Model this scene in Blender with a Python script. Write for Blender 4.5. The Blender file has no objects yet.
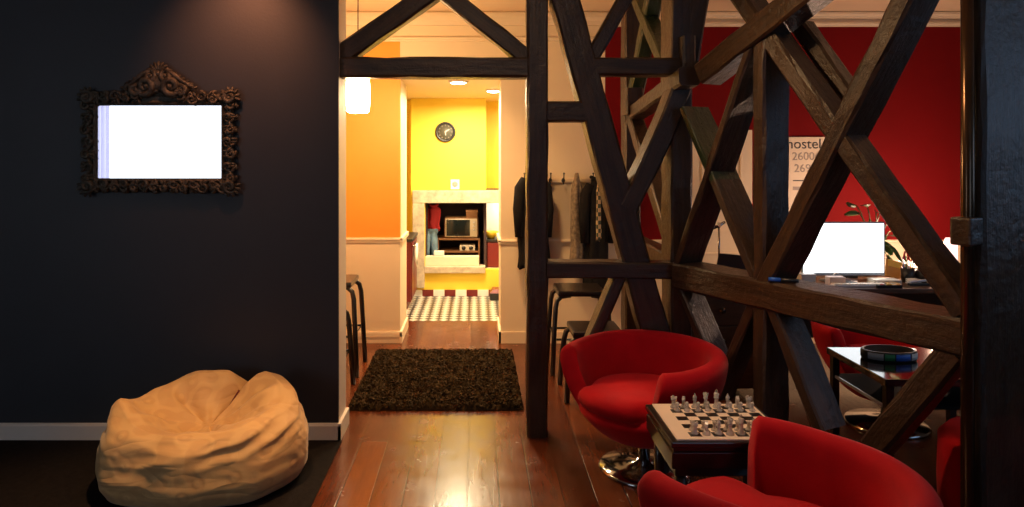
import bpy, bmesh, math, random
from mathutils import Vector, Matrix
random.seed(7)
S = bpy.context.scene
C = S.collection
PI = math.pi
F, CX, HY, HC = 700.0, 476.0, 156.0, 1.65      # focal length (px), vanishing point, eye height


def V(*a):
    return Vector(a)


def px(x, y, Y):
    """world point seen at picture position x, y at distance Y"""
    return V((x - CX) / F * Y, Y, HC - (y - HY) / F * Y)


def on_plane(x, y, p0, n):
    d = V((x - CX) / F, 1.0, -(y - HY) / F)
    o = V(0, 0, HC)
    return o + d * ((p0 - o).dot(n) / d.dot(n))


# ------------------------------------------------------------------ materials
def nt(name):
    m = bpy.data.materials.new(name)
    m.use_nodes = True
    t = m.node_tree
    return m, t, t.nodes['Principled BSDF']


def N(t, kind, **kw):
    n = t.nodes.new(kind)
    for k, v in kw.items():
        if k in n.inputs:
            n.inputs[k].default_value = v
        else:
            setattr(n, k, v)
    return n


def ramp(t, stops):
    r = t.nodes.new('ShaderNodeValToRGB')
    e = r.color_ramp.elements
    while len(e) > len(stops):
        e.remove(e[-1])
    while len(e) < len(stops):
        e.new(0.5)
    for i, (p, c) in enumerate(stops):
        e[i].position = p
        e[i].color = tuple(c) + (1,)
    return r


def mat(name, col, rough=0.5, metal=0.0, var=0.12, scale=6.0, bump=0.0, bscale=40.0, spec=0.5, sheen=0.0, coat=0.0,
        stretch=(1, 1, 1), coord='Object', trans=0.0, rvar=0.0):
    m, t, b = nt(name)
    tc = N(t, 'ShaderNodeTexCoord')
    mp = N(t, 'ShaderNodeMapping')
    mp.inputs['Scale'].default_value = stretch
    t.links.new(tc.outputs[coord], mp.inputs['Vector'])
    no = N(t, 'ShaderNodeTexNoise', Scale=scale, Detail=5.0, Roughness=0.6)
    t.links.new(mp.outputs[0], no.inputs['Vector'])
    lo = [max(0, c * (1 - var)) for c in col]
    hi = [min(1, c * (1 + var)) for c in col]
    r = ramp(t, [(0.3, lo), (0.7, hi)])
    t.links.new(no.outputs['Fac'], r.inputs[0])
    t.links.new(r.outputs[0], b.inputs['Base Color'])
    b.inputs['Roughness'].default_value = rough
    if rvar:
        rr = N(t, 'ShaderNodeMapRange')
        rr.inputs['To Min'].default_value = max(0.02, rough - rvar)
        rr.inputs['To Max'].default_value = min(1, rough + rvar)
        t.links.new(no.outputs['Fac'], rr.inputs['Value'])
        t.links.new(rr.outputs[0], b.inputs['Roughness'])
    b.inputs['Metallic'].default_value = metal
    b.inputs['Specular IOR Level'].default_value = spec
    b.inputs['Sheen Weight'].default_value = sheen
    b.inputs['Coat Weight'].default_value = coat
    b.inputs['Transmission Weight'].default_value = trans
    if bump:
        n2 = N(t, 'ShaderNodeTexNoise', Scale=bscale, Detail=6.0, Roughness=0.65)
        t.links.new(mp.outputs[0], n2.inputs['Vector'])
        bu = N(t, 'ShaderNodeBump', Strength=bump, Distance=0.02)
        t.links.new(n2.outputs['Fac'], bu.inputs['Height'])
        t.links.new(bu.outputs[0], b.inputs['Normal'])
    return m


def emit(name, col, strength, base=(0.8, 0.8, 0.8)):
    m, t, b = nt(name)
    b.inputs['Base Color'].default_value = tuple(base) + (1,)
    b.inputs['Emission Color'].default_value = tuple(col) + (1,)
    b.inputs['Emission Strength'].default_value = strength
    b.inputs['Roughness'].default_value = 0.4
    return m


def floor_mat():
    m, t, b = nt('floorboards')
    tc = N(t, 'ShaderNodeTexCoord')
    mp = N(t, 'ShaderNodeMapping')
    mp.inputs['Rotation'].default_value = (0, 0, PI / 2)
    mp.inputs['Location'].default_value = (0.35, 0.042, 0)
    t.links.new(tc.outputs['Object'], mp.inputs['Vector'])
    br = N(t, 'ShaderNodeTexBrick', Scale=1.0)
    br.inputs['Color1'].default_value = (0.30, 0.30, 0.30, 1)
    br.inputs['Color2'].default_value = (0.75, 0.75, 0.75, 1)
    br.inputs['Mortar'].default_value = (0, 0, 0, 1)
    br.inputs['Brick Width'].default_value = 2.7
    br.inputs['Row Height'].default_value = 0.155
    br.inputs['Mortar Size'].default_value = 0.0045
    br.inputs['Mortar Smooth'].default_value = 0.3
    br.inputs['Bias'].default_value = 0.0
    br.offset = 0.37
    t.links.new(mp.outputs[0], br.inputs['Vector'])
    ms = N(t, 'ShaderNodeMapping')
    ms.inputs['Scale'].default_value = (9, 0.9, 1)
    t.links.new(tc.outputs['Object'], ms.inputs['Vector'])
    no = N(t, 'ShaderNodeTexNoise', Scale=2.4, Detail=8.0, Roughness=0.65)
    t.links.new(ms.outputs[0], no.inputs['Vector'])
    mx = N(t, 'ShaderNodeMix', data_type='FLOAT')
    mx.inputs['Factor'].default_value = 0.5
    t.links.new(br.outputs['Color'], mx.inputs[2])
    t.links.new(no.outputs['Fac'], mx.inputs[3])
    r = ramp(t, [(0.0, (0.008, 0.003, 0.0015)), (0.3, (0.055, 0.013, 0.005)), (0.55, (0.115, 0.028, 0.009)), (0.8, (0.18, 0.052, 0.016))])
    t.links.new(mx.outputs[0], r.inputs[0])
    t.links.new(r.outputs[0], b.inputs['Base Color'])
    n2 = N(t, 'ShaderNodeTexNoise', Scale=7.0, Detail=5.0)
    t.links.new(tc.outputs['Object'], n2.inputs['Vector'])
    rr = N(t, 'ShaderNodeMapRange')
    rr.inputs['To Min'].default_value = 0.10
    rr.inputs['To Max'].default_value = 0.36
    t.links.new(n2.outputs['Fac'], rr.inputs['Value'])
    t.links.new(rr.outputs[0], b.inputs['Roughness'])
    bu = N(t, 'ShaderNodeBump', Strength=0.35, Distance=0.006)
    t.links.new(mx.outputs[0], bu.inputs['Height'])
    t.links.new(bu.outputs[0], b.inputs['Normal'])
    return m


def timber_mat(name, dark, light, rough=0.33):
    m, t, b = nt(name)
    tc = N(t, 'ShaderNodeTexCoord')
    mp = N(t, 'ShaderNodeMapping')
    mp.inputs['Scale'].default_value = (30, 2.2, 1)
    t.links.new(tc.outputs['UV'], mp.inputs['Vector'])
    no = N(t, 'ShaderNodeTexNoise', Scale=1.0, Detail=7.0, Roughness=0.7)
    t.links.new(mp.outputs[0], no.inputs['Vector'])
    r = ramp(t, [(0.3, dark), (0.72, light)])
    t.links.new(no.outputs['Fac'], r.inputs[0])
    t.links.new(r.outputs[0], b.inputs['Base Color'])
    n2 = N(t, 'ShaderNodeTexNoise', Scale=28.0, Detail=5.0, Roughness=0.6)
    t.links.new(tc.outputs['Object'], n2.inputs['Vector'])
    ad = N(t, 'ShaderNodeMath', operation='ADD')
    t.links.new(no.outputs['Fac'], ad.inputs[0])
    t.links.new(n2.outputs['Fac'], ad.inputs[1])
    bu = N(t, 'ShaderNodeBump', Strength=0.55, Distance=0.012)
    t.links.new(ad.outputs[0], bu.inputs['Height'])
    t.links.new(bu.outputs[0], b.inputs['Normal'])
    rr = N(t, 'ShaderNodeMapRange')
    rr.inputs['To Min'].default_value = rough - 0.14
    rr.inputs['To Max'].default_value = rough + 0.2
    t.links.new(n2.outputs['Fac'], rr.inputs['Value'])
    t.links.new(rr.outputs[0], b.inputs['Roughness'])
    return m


def damask_mat():
    m, t, b = nt('tan_damask')
    tc = N(t, 'ShaderNodeTexCoord')
    vo = N(t, 'ShaderNodeTexVoronoi', Scale=11.0)
    vo.feature = 'SMOOTH_F1'
    t.links.new(tc.outputs['Object'], vo.inputs['Vector'])
    wv = N(t, 'ShaderNodeMath', operation='SINE')
    ml = N(t, 'ShaderNodeMath', operation='MULTIPLY')
    ml.inputs[1].default_value = 17.0
    t.links.new(vo.outputs['Distance'], ml.inputs[0])
    t.links.new(ml.outputs[0], wv.inputs[0])
    no = N(t, 'ShaderNodeTexNoise', Scale=60.0, Detail=4.0)
    t.links.new(tc.outputs['Object'], no.inputs['Vector'])
    mx = N(t, 'ShaderNodeMix', data_type='FLOAT')
    mx.inputs['Factor'].default_value = 0.35
    t.links.new(wv.outputs[0], mx.inputs[2])
    t.links.new(no.outputs['Fac'], mx.inputs[3])
    r = ramp(t, [(0.0, (0.60, 0.345, 0.140)), (0.6, (0.66, 0.40, 0.165))])
    t.links.new(mx.outputs[0], r.inputs[0])
    t.links.new(r.outputs[0], b.inputs['Base Color'])
    b.inputs['Roughness'].default_value = 0.62
    b.inputs['Sheen Weight'].default_value = 0.25
    n3 = N(t, 'ShaderNodeTexNoise', Scale=3.6, Detail=0.6, Roughness=0.4, Distortion=1.0)
    mp = N(t, 'ShaderNodeMapping')
    mp.inputs['Rotation'].default_value = (0.3, 0.5, 0.2)
    mp.inputs['Scale'].default_value = (0.9, 1.2, 3.0)
    t.links.new(tc.outputs['Object'], mp.inputs['Vector'])
    t.links.new(mp.outputs[0], n3.inputs['Vector'])
    ab = N(t, 'ShaderNodeMath', operation='PINGPONG')
    ab.inputs[1].default_value = 0.22
    t.links.new(n3.outputs['Fac'], ab.inputs[0])
    m9 = N(t, 'ShaderNodeMath', operation='MULTIPLY_ADD')
    m9.inputs[1].default_value = 14.0
    t.links.new(ab.outputs[0], m9.inputs[0])
    t.links.new(mx.outputs[0], m9.inputs[2])
    bu = N(t, 'ShaderNodeBump', Strength=0.30, Distance=0.004)
    t.links.new(m9.outputs[0], bu.inputs['Height'])
    t.links.new(bu.outputs[0], b.inputs['Normal'])
    return m


def checker_mat(name, a, c, size, rot=0.0, rough=0.3, loc=(0.013, 0.017, 0.5)):
    m, t, b = nt(name)
    tc = N(t, 'ShaderNodeTexCoord')
    mp = N(t, 'ShaderNodeMapping')
    mp.inputs['Rotation'].default_value = (0, 0, rot)
    mp.inputs['Location'].default_value = loc
    t.links.new(tc.outputs['Object'], mp.inputs['Vector'])
    ck = N(t, 'ShaderNodeTexChecker', Scale=1.0 / size)
    ck.inputs['Color1'].default_value = tuple(a) + (1,)
    ck.inputs['Color2'].default_value = tuple(c) + (1,)
    t.links.new(mp.outputs[0], ck.inputs['Vector'])
    t.links.new(ck.outputs['Color'], b.inputs['Base Color'])
    b.inputs['Roughness'].default_value = rough
    return m


def mirror_mat():
    m, t, b = nt('mirror_glass')
    b.inputs['Base Color'].default_value = (0.9, 0.9, 0.92, 1)
    b.inputs['Metallic'].default_value = 1
    b.inputs['Roughness'].default_value = 0.015
    return m


def sheer_mat():
    m = bpy.data.materials.new('lavender_sheer')
    m.use_nodes = True
    t = m.node_tree
    t.nodes.clear()
    o = N(t, 'ShaderNodeOutputMaterial')
    tl = N(t, 'ShaderNodeBsdfTranslucent')
    tl.inputs['Color'].default_value = (0.60, 0.55, 0.70, 1)
    tr = N(t, 'ShaderNodeBsdfTransparent')
    tr.inputs['Color'].default_value = (0.62, 0.58, 0.74, 1)
    mx = N(t, 'ShaderNodeMixShader')
    mx.inputs[0].default_value = 0.28
    t.links.new(tl.outputs[0], mx.inputs[1])
    t.links.new(tr.outputs[0], mx.inputs[2])
    t.links.new(mx.outputs[0], o.inputs[0])
    return m


M = dict(
    floor=floor_mat(),
    charcoal=mat('charcoal_paint', (0.026, 0.028, 0.037), 0.55, var=0.08, scale=2.5, bump=0.05, bscale=60),
    cream=mat('cream_paint', (0.80, 0.66, 0.46), 0.55, var=0.03, scale=2, bump=0.03, bscale=50),
    white=mat('white_paint', (0.74, 0.66, 0.60), 0.45, var=0.03, scale=3),
    orange=mat('orange_paint', (0.83, 0.33, 0.035), 0.5, var=0.04, scale=2),
    yellow=mat('yellow_paint', (0.92, 0.68, 0.06), 0.5, var=0.03, scale=2),
    redwall=mat('red_paint', (0.16, 0.003, 0.004), 0.75, spec=0.12, var=0.06, scale=2),
    ceiling=mat('ceiling_paint', (0.80, 0.62, 0.42), 0.6, var=0.03, scale=2),
    carpet=mat('black_carpet', (0.013, 0.010, 0.010), 0.95, var=0.3, scale=40, bump=0.4, bscale=200, spec=0.1),
    rug=mat('brown_pile', (0.040, 0.024, 0.009), 0.9, var=0.5, scale=14, spec=0.15),
    timber=timber_mat('dark_timber', (0.013, 0.0075, 0.0055), (0.070, 0.034, 0.016)),
    timber_greenlit=timber_mat('green_glow_tinted_timber', (0.010, 0.020, 0.010), (0.030, 0.055, 0.020), 0.3),  # greenish light on the timber faces, put into their colour
    damask=damask_mat(),
    velvet=mat('red_velvet', (0.43, 0.003, 0.009), 0.8, var=0.16, scale=5, bump=0.08, bscale=120, sheen=0.06, spec=0.12),
    chrome=mat('chrome', (0.36, 0.36, 0.37), 0.10, 1.0, var=0.02),
    blackmetal=mat('black_metal', (0.012, 0.011, 0.011), 0.35, 0.0, var=0.2, coat=0.3),
    blackwood=mat('black_lacquered_wood', (0.014, 0.009, 0.007), 0.3, var=0.4, scale=8, stretch=(1, 8, 8), coat=0.4),
    glossblack=mat('gloss_black_top', (0.010, 0.010, 0.011), 0.12, var=0.2, coat=0.6),
    bronze=mat('antique_bronze', (0.075, 0.064, 0.048), 0.42, 0.3, var=0.75, scale=28, bump=0.4, bscale=70),
    mirror=mirror_mat(),
    boardwhite=mat('board_ivory', (0.90, 0.72, 0.57), 0.35, var=0.03),
    boardblack=mat('board_black', (0.012, 0.008, 0.007), 0.35, var=0.1),
    piececlear=mat('frosted_glass_piece', (0.80, 0.70, 0.60), 0.22, var=0.08, trans=0.35),
    piececlear2=mat('clear_glass_piece', (0.90, 0.84, 0.78), 0.08, var=0.03, trans=0.55),
    stone=mat('beige_stone', (0.56, 0.46, 0.33), 0.5, var=0.28, scale=14, bump=0.1),
    hearth=mat('whitewashed_brick', (0.80, 0.70, 0.52), 0.6, var=0.06),
    darkplaster=mat('dark_plaster', (0.045, 0.022, 0.022), 0.8, var=0.5, scale=5),  # dark brown lining of the hearth alcove
    maroon=mat('maroon_cupboard', (0.17, 0.018, 0.018), 0.35, var=0.1),
    ktile=checker_mat('kitchen_tiles', (0.66, 0.60, 0.50), (0.03, 0.024, 0.022), 0.072, PI / 4),
    splash=mat('white_tile', (0.88, 0.86, 0.80), 0.25, var=0.02),
    wood=mat('brown_wood', (0.22, 0.095, 0.035), 0.4, var=0.3, scale=5, stretch=(1, 10, 10)),
    deskwood=mat('desk_wood', (0.105, 0.055, 0.026), 0.45, var=0.3, scale=5, stretch=(1, 10, 10)),
    tvcase=mat('walnut_tv_case', (0.32, 0.15, 0.06), 0.4, var=0.2, scale=6, stretch=(1, 9, 9)),
    tvscreen=mat('dark_tv_screen', (0.012, 0.016, 0.016), 0.08, var=0.1),
    putty=mat('putty_plastic', (0.60, 0.50, 0.36), 0.4, var=0.04),
    silver=mat('silver_plastic', (0.6, 0.6, 0.62), 0.3, 0.3, var=0.03),
    redcloth=mat('red_cloth', (0.42, 0.02, 0.025), 0.85, var=0.15),
    denim=mat('blue_denim', (0.17, 0.27, 0.36), 0.85, var=0.2, scale=20),
    blackcloth=mat('black_cloth', (0.011, 0.010, 0.011), 0.9, var=0.3, scale=20, spec=0.15),
    greycloth=mat('grey_tweed', (0.19, 0.145, 0.10), 0.9, var=0.6, scale=34),
    printcloth=checker_mat('patterned_scarf', (0.52, 0.37, 0.20), (0.05, 0.07, 0.04), 0.035, 0.5, 0.85),
    towel=mat('white_towel', (0.85, 0.80, 0.72), 0.9, var=0.04),
    screen=emit('lit_screen', (0.92, 0.97, 1.0), 2.4),
    bezel=mat('monitor_bezel', (0.28, 0.32, 0.38), 0.35, var=0.05),
    dark=mat('dark_plastic', (0.015, 0.015, 0.017), 0.35, var=0.2),
    paper=mat('white_paper', (0.80, 0.77, 0.70), 0.7, var=0.03),
    kraft=mat('ochre_card', (0.62, 0.36, 0.10), 0.7, var=0.1),
    green=mat('plant_leaf', (0.035, 0.10, 0.025), 0.4, var=0.4, scale=9),
    pot=mat('terracotta', (0.30, 0.10, 0.045), 0.7, var=0.12),
    soil=mat('soil', (0.02, 0.012, 0.008), 0.95, var=0.4, scale=50),
    redplastic=mat('red_plastic', (0.55, 0.015, 0.02), 0.3, var=0.05),
    blueplastic=mat('blue_plastic', (0.02, 0.10, 0.48), 0.3, var=0.05),
    greenplastic=mat('green_plastic', (0.02, 0.18, 0.07), 0.35, var=0.08),
    yellowplastic=mat('yellow_plastic', (0.85, 0.62, 0.05), 0.35, var=0.05),
    ink=mat('sign_ink', (0.05, 0.05, 0.055), 0.6, var=0.05),
    greyink=mat('sign_grey_ink', (0.36, 0.31, 0.27), 0.6, var=0.05),
    day=emit('overcast_daylight', (0.78, 0.89, 1.0), 2.3),
    day2=emit('dim_blue_daylight', (0.36, 0.62, 1.0), 1.3),
    pendant=emit('glowing_opal_glass', (1.0, 0.66, 0.30), 120.0),
    bulb=emit('glowing_lamp', (1.0, 0.80, 0.52), 60.0),
    warm=emit('warm_glowing_lamp', (1.0, 0.62, 0.30), 40.0),
    dimwarm=emit('amber_glowing_lamp', (1.0, 0.55, 0.24), 14.0),
    neutral=emit('neutral_glowing_lamp', (0.95, 1.0, 0.92), 30.0),
    desklamp=emit('pink_white_lampshade', (1.0, 0.60, 0.56), 2.2),
    sheer=sheer_mat(),
)


M['seam'] = mat('dark_red_seam', (0.16, 0.03, 0.02), 0.8, var=0.2)


# ------------------------------------------------------------------ mesh builder
class MB:
    def __init__(s):
        s.b = bmesh.new()
        s.uv = s.b.loops.layers.uv.new('UVMap')
        s.m = 0

    def face(s, vs, smooth=False):
        try:
            f = s.b.faces.new(vs)
        except ValueError:
            return None
        f.material_index = s.m
        f.smooth = smooth
        return f

    def box(s, x0, x1, y0, y1, z0, z1, bev=0.0, mtx=None):
        if bev <= 0:
            c = [(x, y, z) for z in (z0, z1) for y in (y0, y1) for x in (x0, x1)]
            v = [s.b.verts.new(mtx @ Vector(p) if mtx else p) for p in c]
            for q in ((0, 2, 3, 1), (4, 5, 7, 6), (0, 1, 5, 4), (1, 3, 7, 5), (3, 2, 6, 7), (2, 0, 4, 6)):
                s.face([v[i] for i in q])
            return
        t = bmesh.new()
        bmesh.ops.create_cube(t, size=1)
        for v in t.verts:
            v.co = V((x0 + x1) / 2 + v.co.x * (x1 - x0), (y0 + y1) / 2 + v.co.y * (y1 - y0), (z0 + z1) / 2 + v.co.z * (z1 - z0))
        bmesh.ops.bevel(t, geom=list(t.edges), offset=bev, segments=2, profile=0.6, affect='EDGES')
        s.add(t, mtx)

    def add(s, t, mtx=None, smooth=False):
        mp = {}
        for v in t.verts:
            mp[v] = s.b.verts.new(mtx @ v.co if mtx else v.co)
        for f in t.faces:
            s.face([mp[v] for v in f.verts], smooth or f.smooth)
        t.free()

    def rings(s, rs, cap0=True, cap1=True, smooth=True, closed=True, loop=False):
        vs = [[s.b.verts.new(p) for p in r] for r in rs]
        n = len(vs[0])
        pairs = list(zip(vs, vs[1:])) + ([(vs[-1], vs[0])] if loop else [])
        for a, b in pairs:
            for i in range(n if closed else n - 1):
                j = (i + 1) % n
                s.face([a[i], a[j], b[j], b[i]], smooth)
        if cap0 and not loop:
            s.face(list(reversed(vs[0])), False)
        if cap1 and not loop:
            s.face(vs[-1], False)

    def lathe(s, prof, c=(0, 0, 0), n=32, mtx=None, sx=1, sy=1):
        c = Vector(c)
        rs = []
        for r, z in prof:
            ring = []
            for i in range(n):
                a = 2 * PI * i / n
                p = V(max(r, 1e-4) * math.cos(a) * sx, max(r, 1e-4) * math.sin(a) * sy, z)
                ring.append((mtx @ p if mtx else p) + c)
            rs.append(ring)
        s.rings(rs)

    def tube(s, path, r, n=10, flat=1.0):
        path = [Vector(p) for p in path]
        rs = []
        up = V(0, 0, 1)
        prev = None
        for i, p in enumerate(path):
            d = (path[min(i + 1, len(path) - 1)] - path[max(i - 1, 0)]).normalized()
            if prev is None:
                u = d.cross(up if abs(d.z) < 0.9 else V(1, 0, 0)).normalized()
            else:
                u = (prev - d * prev.dot(d)).normalized()
            prev = u
            w = d.cross(u)
            rr = r[i] if isinstance(r, (list, tuple)) else r
            rs.append([p + u * math.cos(2 * PI * k / n) * rr + w * math.sin(2 * PI * k / n) * rr * flat for k in range(n)])
        s.rings(rs)

    def ball(s, c, rx, ry=None, rz=None, mtx=None, n=10):
        ry = ry or rx
        rz = rz or rx
        t = bmesh.new()
        bmesh.ops.create_uvsphere(t, u_segments=n + 2, v_segments=n, radius=1)
        m = Matrix.Translation(Vector(c)) @ (mtx or Matrix()) @ Matrix.Diagonal((rx, ry, rz, 1))
        s.add(t, m, True)

    def prism(s, pts, d, smooth=False):
        """closed polygon of world points pushed along d"""
        d = Vector(d)
        a = [s.b.verts.new(Vector(p)) for p in pts]
        b = [s.b.verts.new(Vector(p) + d) for p in pts]
        s.face(list(reversed(a)))
        s.face(b)
        n = len(a)
        for i in range(n):
            s.face([a[i], a[(i + 1) % n], b[(i + 1) % n], b[i]], smooth)

    def timber(s, p0, p1, w, t, n, jit=0.004, bow=0.0):
        """hewn beam: p0, p1 on the middle of the face whose normal is n, depth t behind it"""
        p0, p1, n = Vector(p0), Vector(p1), Vector(n).normalized()
        L = (p1 - p0).length
        d = (p1 - p0) / L
        n = (n - d * n.dot(d)).normalized()
        sd = d.cross(n)
        c = min(0.012, w * 0.16)
        h = w / 2
        prof = [(-h + c, 0), (h - c, 0), (h, -c), (h, -t + c), (h - c, -t), (-h + c, -t), (-h, -t + c), (-h, -c)]
        per = [0]
        for i in range(8):
            a, b = prof[i], prof[(i + 1) % 8]
            per.append(per[-1] + math.hypot(a[0] - b[0], a[1] - b[1]))
        k = max(2, int(L / 0.13))
        off = random.random() * 5
        vs = []
        for i in range(k + 1):
            f = i / k
            j = jit if 0 < i < k else 0
            q = p0 + d * L * f + sd * bow * math.sin(PI * f)
            vs.append([s.b.verts.new(q + sd * (a + random.uniform(-j, j)) + n * (b + random.uniform(-j, j) * 0.7)) for a, b in prof])
        for i in range(k):
            for e in range(8):
                g = (e + 1) % 8
                fc = s.face([vs[i][e], vs[i][g], vs[i + 1][g], vs[i + 1][e]])
                if fc:
                    uvs = [(per[e], i), (per[e + 1], i), (per[e + 1], i + 1), (per[e], i + 1)]
                    for lp, (u, vv) in zip(fc.loops, uvs):
                        lp[s.uv].uv = (u + off, vv / k * L + off)
        s.face(list(reversed(vs[0])))
        s.face(vs[-1])

    def build(s, name, m, parent=None, origin=None, bev=0, sub=0):
        b = s.b
        bmesh.ops.recalc_face_normals(b, faces=list(b.faces))
        if origin is None and parent is not None:
            origin = parent_loc(parent)
        o0 = Vector(origin) if origin is not None else V(0, 0, 0)
        if origin is not None:
            bmesh.ops.translate(b, verts=list(b.verts), vec=-o0)
        me = bpy.data.meshes.new(name)
        b.to_mesh(me)
        b.free()
        for x in (m if isinstance(m, (list, tuple)) else [m]):
            me.materials.append(M[x])
        o = bpy.data.objects.new(name, me)
        C.objects.link(o)
        if parent is not None:
            o.parent = parent
            o.location = o0 - parent_loc(parent)
        else:
            o.location = o0
        if bev:
            md = o.modifiers.new('bevel', 'BEVEL')
            md.width = bev
            md.segments = 2
            md.limit_method = 'ANGLE'
        if sub:
            md = o.modifiers.new('subdivision', 'SUBSURF')
            md.levels = md.render_levels = sub
        return o


def parent_loc(p):
    l = Vector(p.location)
    while p.parent:
        p = p.parent
        l = l + Vector(p.location)
    return l


def tag(o, label, cat, group=None):
    o['label'] = label
    o['category'] = cat
    if group:
        o['group'] = group
    return o


def thing(name, label, cat, loc, group=None, rz=0):
    o = bpy.data.objects.new(name, None)
    o.empty_display_size = 0.1
    C.objects.link(o)
    o.location = loc
    o.rotation_euler = (0, 0, rz)
    return tag(o, label, cat, group)


def struct(o):
    o['kind'] = 'structure'
    return o


def copy_tree(o):
    c = o.copy()
    C.objects.link(c)
    for ch in list(o.children):
        d = ch.copy()
        C.objects.link(d)
        d.parent = c
        for g in list(ch.children):
            e = g.copy()
            C.objects.link(e)
            e.parent = d
    return c


# ------------------------------------------------------------------ the room
ZC = 2.92
YW, YB, YK = 4.07, 6.18, 8.25      # lounge wall, hall back wall, kitchen wall


def room():
    b = MB(); b.box(-6.0, 5.2, -1.7, 7.0, -0.12, 0); struct(b.build('floor', 'floor'))
    b = MB(); b.box(-2.2, 5.2, 7.0, 9.4, -0.12, 0); struct(b.build('floor_kitchen', 'ktile', origin=(0, 7.0, 0)))
    b = MB(); b.box(-6.0, 5.2, -1.7, 6.3, ZC, ZC + 0.1); struct(b.build('ceiling', 'ceiling'))
    b = MB(); b.box(-2.2, 2.2, 6.19, 9.4, 2.33, 2.43); struct(b.build('ceiling_kitchen', 'ceiling'))
    # charcoal lounge wall: painted face, white jamb and hall side
    b = MB()
    b.m = 0; b.box(-6.0, -0.80, YW, YW + 0.02, 0, ZC)
    b.m = 1; b.box(-6.0, -0.80, YW + 0.02, YW + 0.24, 0, ZC)
    struct(b.build('wall_left', ['charcoal', 'white']))
    b = MB()
    prof = [(0, 0), (0.018, 0), (0.018, 0.085), (0.010, 0.097), (0, 0.099)]
    pts = [(-5.99, YW - u, v) for u, v in prof]
    b.prism(pts, (5.19 + 0.018, 0, 0))
    b.box(-0.80, -0.782, YW - 0.018, YW + 0.25, 0, 0.099)
    struct(b.build('baseboard_left', 'white'))
    # hall back wall: orange, cream, red, with the kitchen passage through it
    b = MB()
    b.m = 0; b.box(-2.2, -0.67, YB, 6.75, 0, 0.915)
    b.m = 1; b.box(-2.2, -0.67, YB, YB + 0.06, 0.915, 2.66)
    b.m = 0; b.box(-2.2, -0.67, YB + 0.06, 6.75, 0.915, 2.66)
    b.box(-2.2, 1.14, YB, 6.75, 2.66, ZC)
    b.box(-0.67, 0.22, YB, 6.185, 2.332, 2.66)
    b.box(0.22, 1.14, YB, 6.75, 0, 2.66)
    b.m = 0; b.box(1.14, 5.2, YB, 6.4, 0, 0.90)
    b.m = 2; b.box(1.14, 5.2, YB, 6.4, 0.90, 2.79)
    b.m = 0; b.box(1.14, 5.2, YB, 6.4, 2.79, ZC)
    struct(b.build('wall_back', ['cream', 'orange', 'redwall']))
    # chair rails, friezes, baseboards
    def rail(name, x0, x1, z0, z1, dep, y=YB):
        b = MB()
        h = z1 - z0
        pr = [(0, z0), (dep * .5, z0), (dep * .6, z0 + h * .3), (dep, z0 + h * .55), (dep, z0 + h * .85), (dep * .7, z1), (0, z1)]
        b.prism([(x0, y - u, v) for u, v in pr], (x1 - x0, 0, 0))
        return b, name
    b, n = rail('trim_1', -2.2, -0.67 + 0.022, 0.885, 0.930, 0.022)
    b.box(-0.67, -0.648, YB - 0.022, 6.75, 0.89, 0.925)
    struct(b.build(n, 'cream'))
    b, n = rail('trim_2', 0.22 - 0.022, 5.2, 0.868, 0.912, 0.022)
    b.box(0.198, 0.22, YB - 0.022, 6.75, 0.873, 0.907)
    struct(b.build(n, 'cream'))
    b, n = rail('trim_3', -2.2, 1.14, 2.66, 2.70, 0.03); struct(b.build(n, 'cream'))
    b, n = rail('trim_4', -2.2, 1.14, 2.80, 2.92, 0.07); struct(b.build(n, 'cream'))
    b, n = rail('trim_5', 1.14, 5.2, 2.79, 2.83, 0.03); struct(b.build(n, 'cream'))
    b, n = rail('trim_6', 1.14, 5.2, 2.86, 2.92, 0.06); struct(b.build(n, 'cream'))
    b, n = rail('baseboard_back', -2.2, -0.67 + 0.018, 0, 0.105, 0.018)
    b.box(-0.67, -0.652, YB - 0.018, 6.75, 0, 0.10)
    b.box(0.202, 0.22, YB - 0.018, 6.75, 0, 0.10)
    b.box(0.202, 5.2, YB - 0.018, YB, 0, 0.10)
    struct(b.build(n, 'cream'))
    # outer walls
    b = MB(); b.box(-2.3, -2.2, YW + 0.24, YB, 0, ZC); struct(b.build('wall_hall_left', 'orange'))
    ry0, ry1, rz0, rz1 = 0.5, 3.3, 1.40, 2.66
    b = MB(); b.box(5.1, 5.2, -1.7, ry0, 0, ZC); b.box(5.1, 5.2, ry1, YB, 0, ZC); b.box(5.1, 5.2, ry0, ry1, 0, rz0); b.box(5.1, 5.2, ry0, ry1, rz1, ZC)
    struct(b.build('wall_right', 'charcoal'))
    b = MB()
    for yy in ((ry0, ry0 + .05), ((ry0 + ry1) / 2 - .03, (ry0 + ry1) / 2 + .03), (ry1 - .05, ry1)):
        b.box(5.10, 5.16, yy[0], yy[1], rz0, rz1)
    b.box(5.10, 5.16, ry0 + .05, ry1 - .05, rz0, rz0 + .05); b.box(5.10, 5.16, ry0 + .05, ry1 - .05, rz1 - .05, rz1)
    fr = struct(b.build('window_2', 'white'))
    b = MB(); b.box(5.14, 5.15, ry0 + .05, ry1 - .05, rz0 + .05, rz1 - .05); b.build('pane', 'day2', fr)
    b = MB(); b.box(-6.0, -5.9, -1.7, YW, 0, ZC); struct(b.build('wall_far_left', 'charcoal'))
    # rear wall with two window openings (daylight; the first shows in the mirror)
    b = MB()
    W = [(-5.62, -3.10, 0.85, 2.62), (1.7, 3.4, 0.85, 2.62)]
    y0, y1 = -1.7, -1.6
    xs = [-6.0, W[0][0], W[0][1], W[1][0], W[1][1], 5.2]
    for a, c in ((0, 1), (2, 3), (4, 5)):
        b.box(xs[a], xs[c], y0, y1, 0, ZC)
    for w in W:
        b.box(w[0], w[1], y0, y1, 0, w[2])
        b.box(w[0], w[1], y0, y1, w[3], ZC)
    struct(b.build('wall_rear', 'charcoal'))
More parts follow.
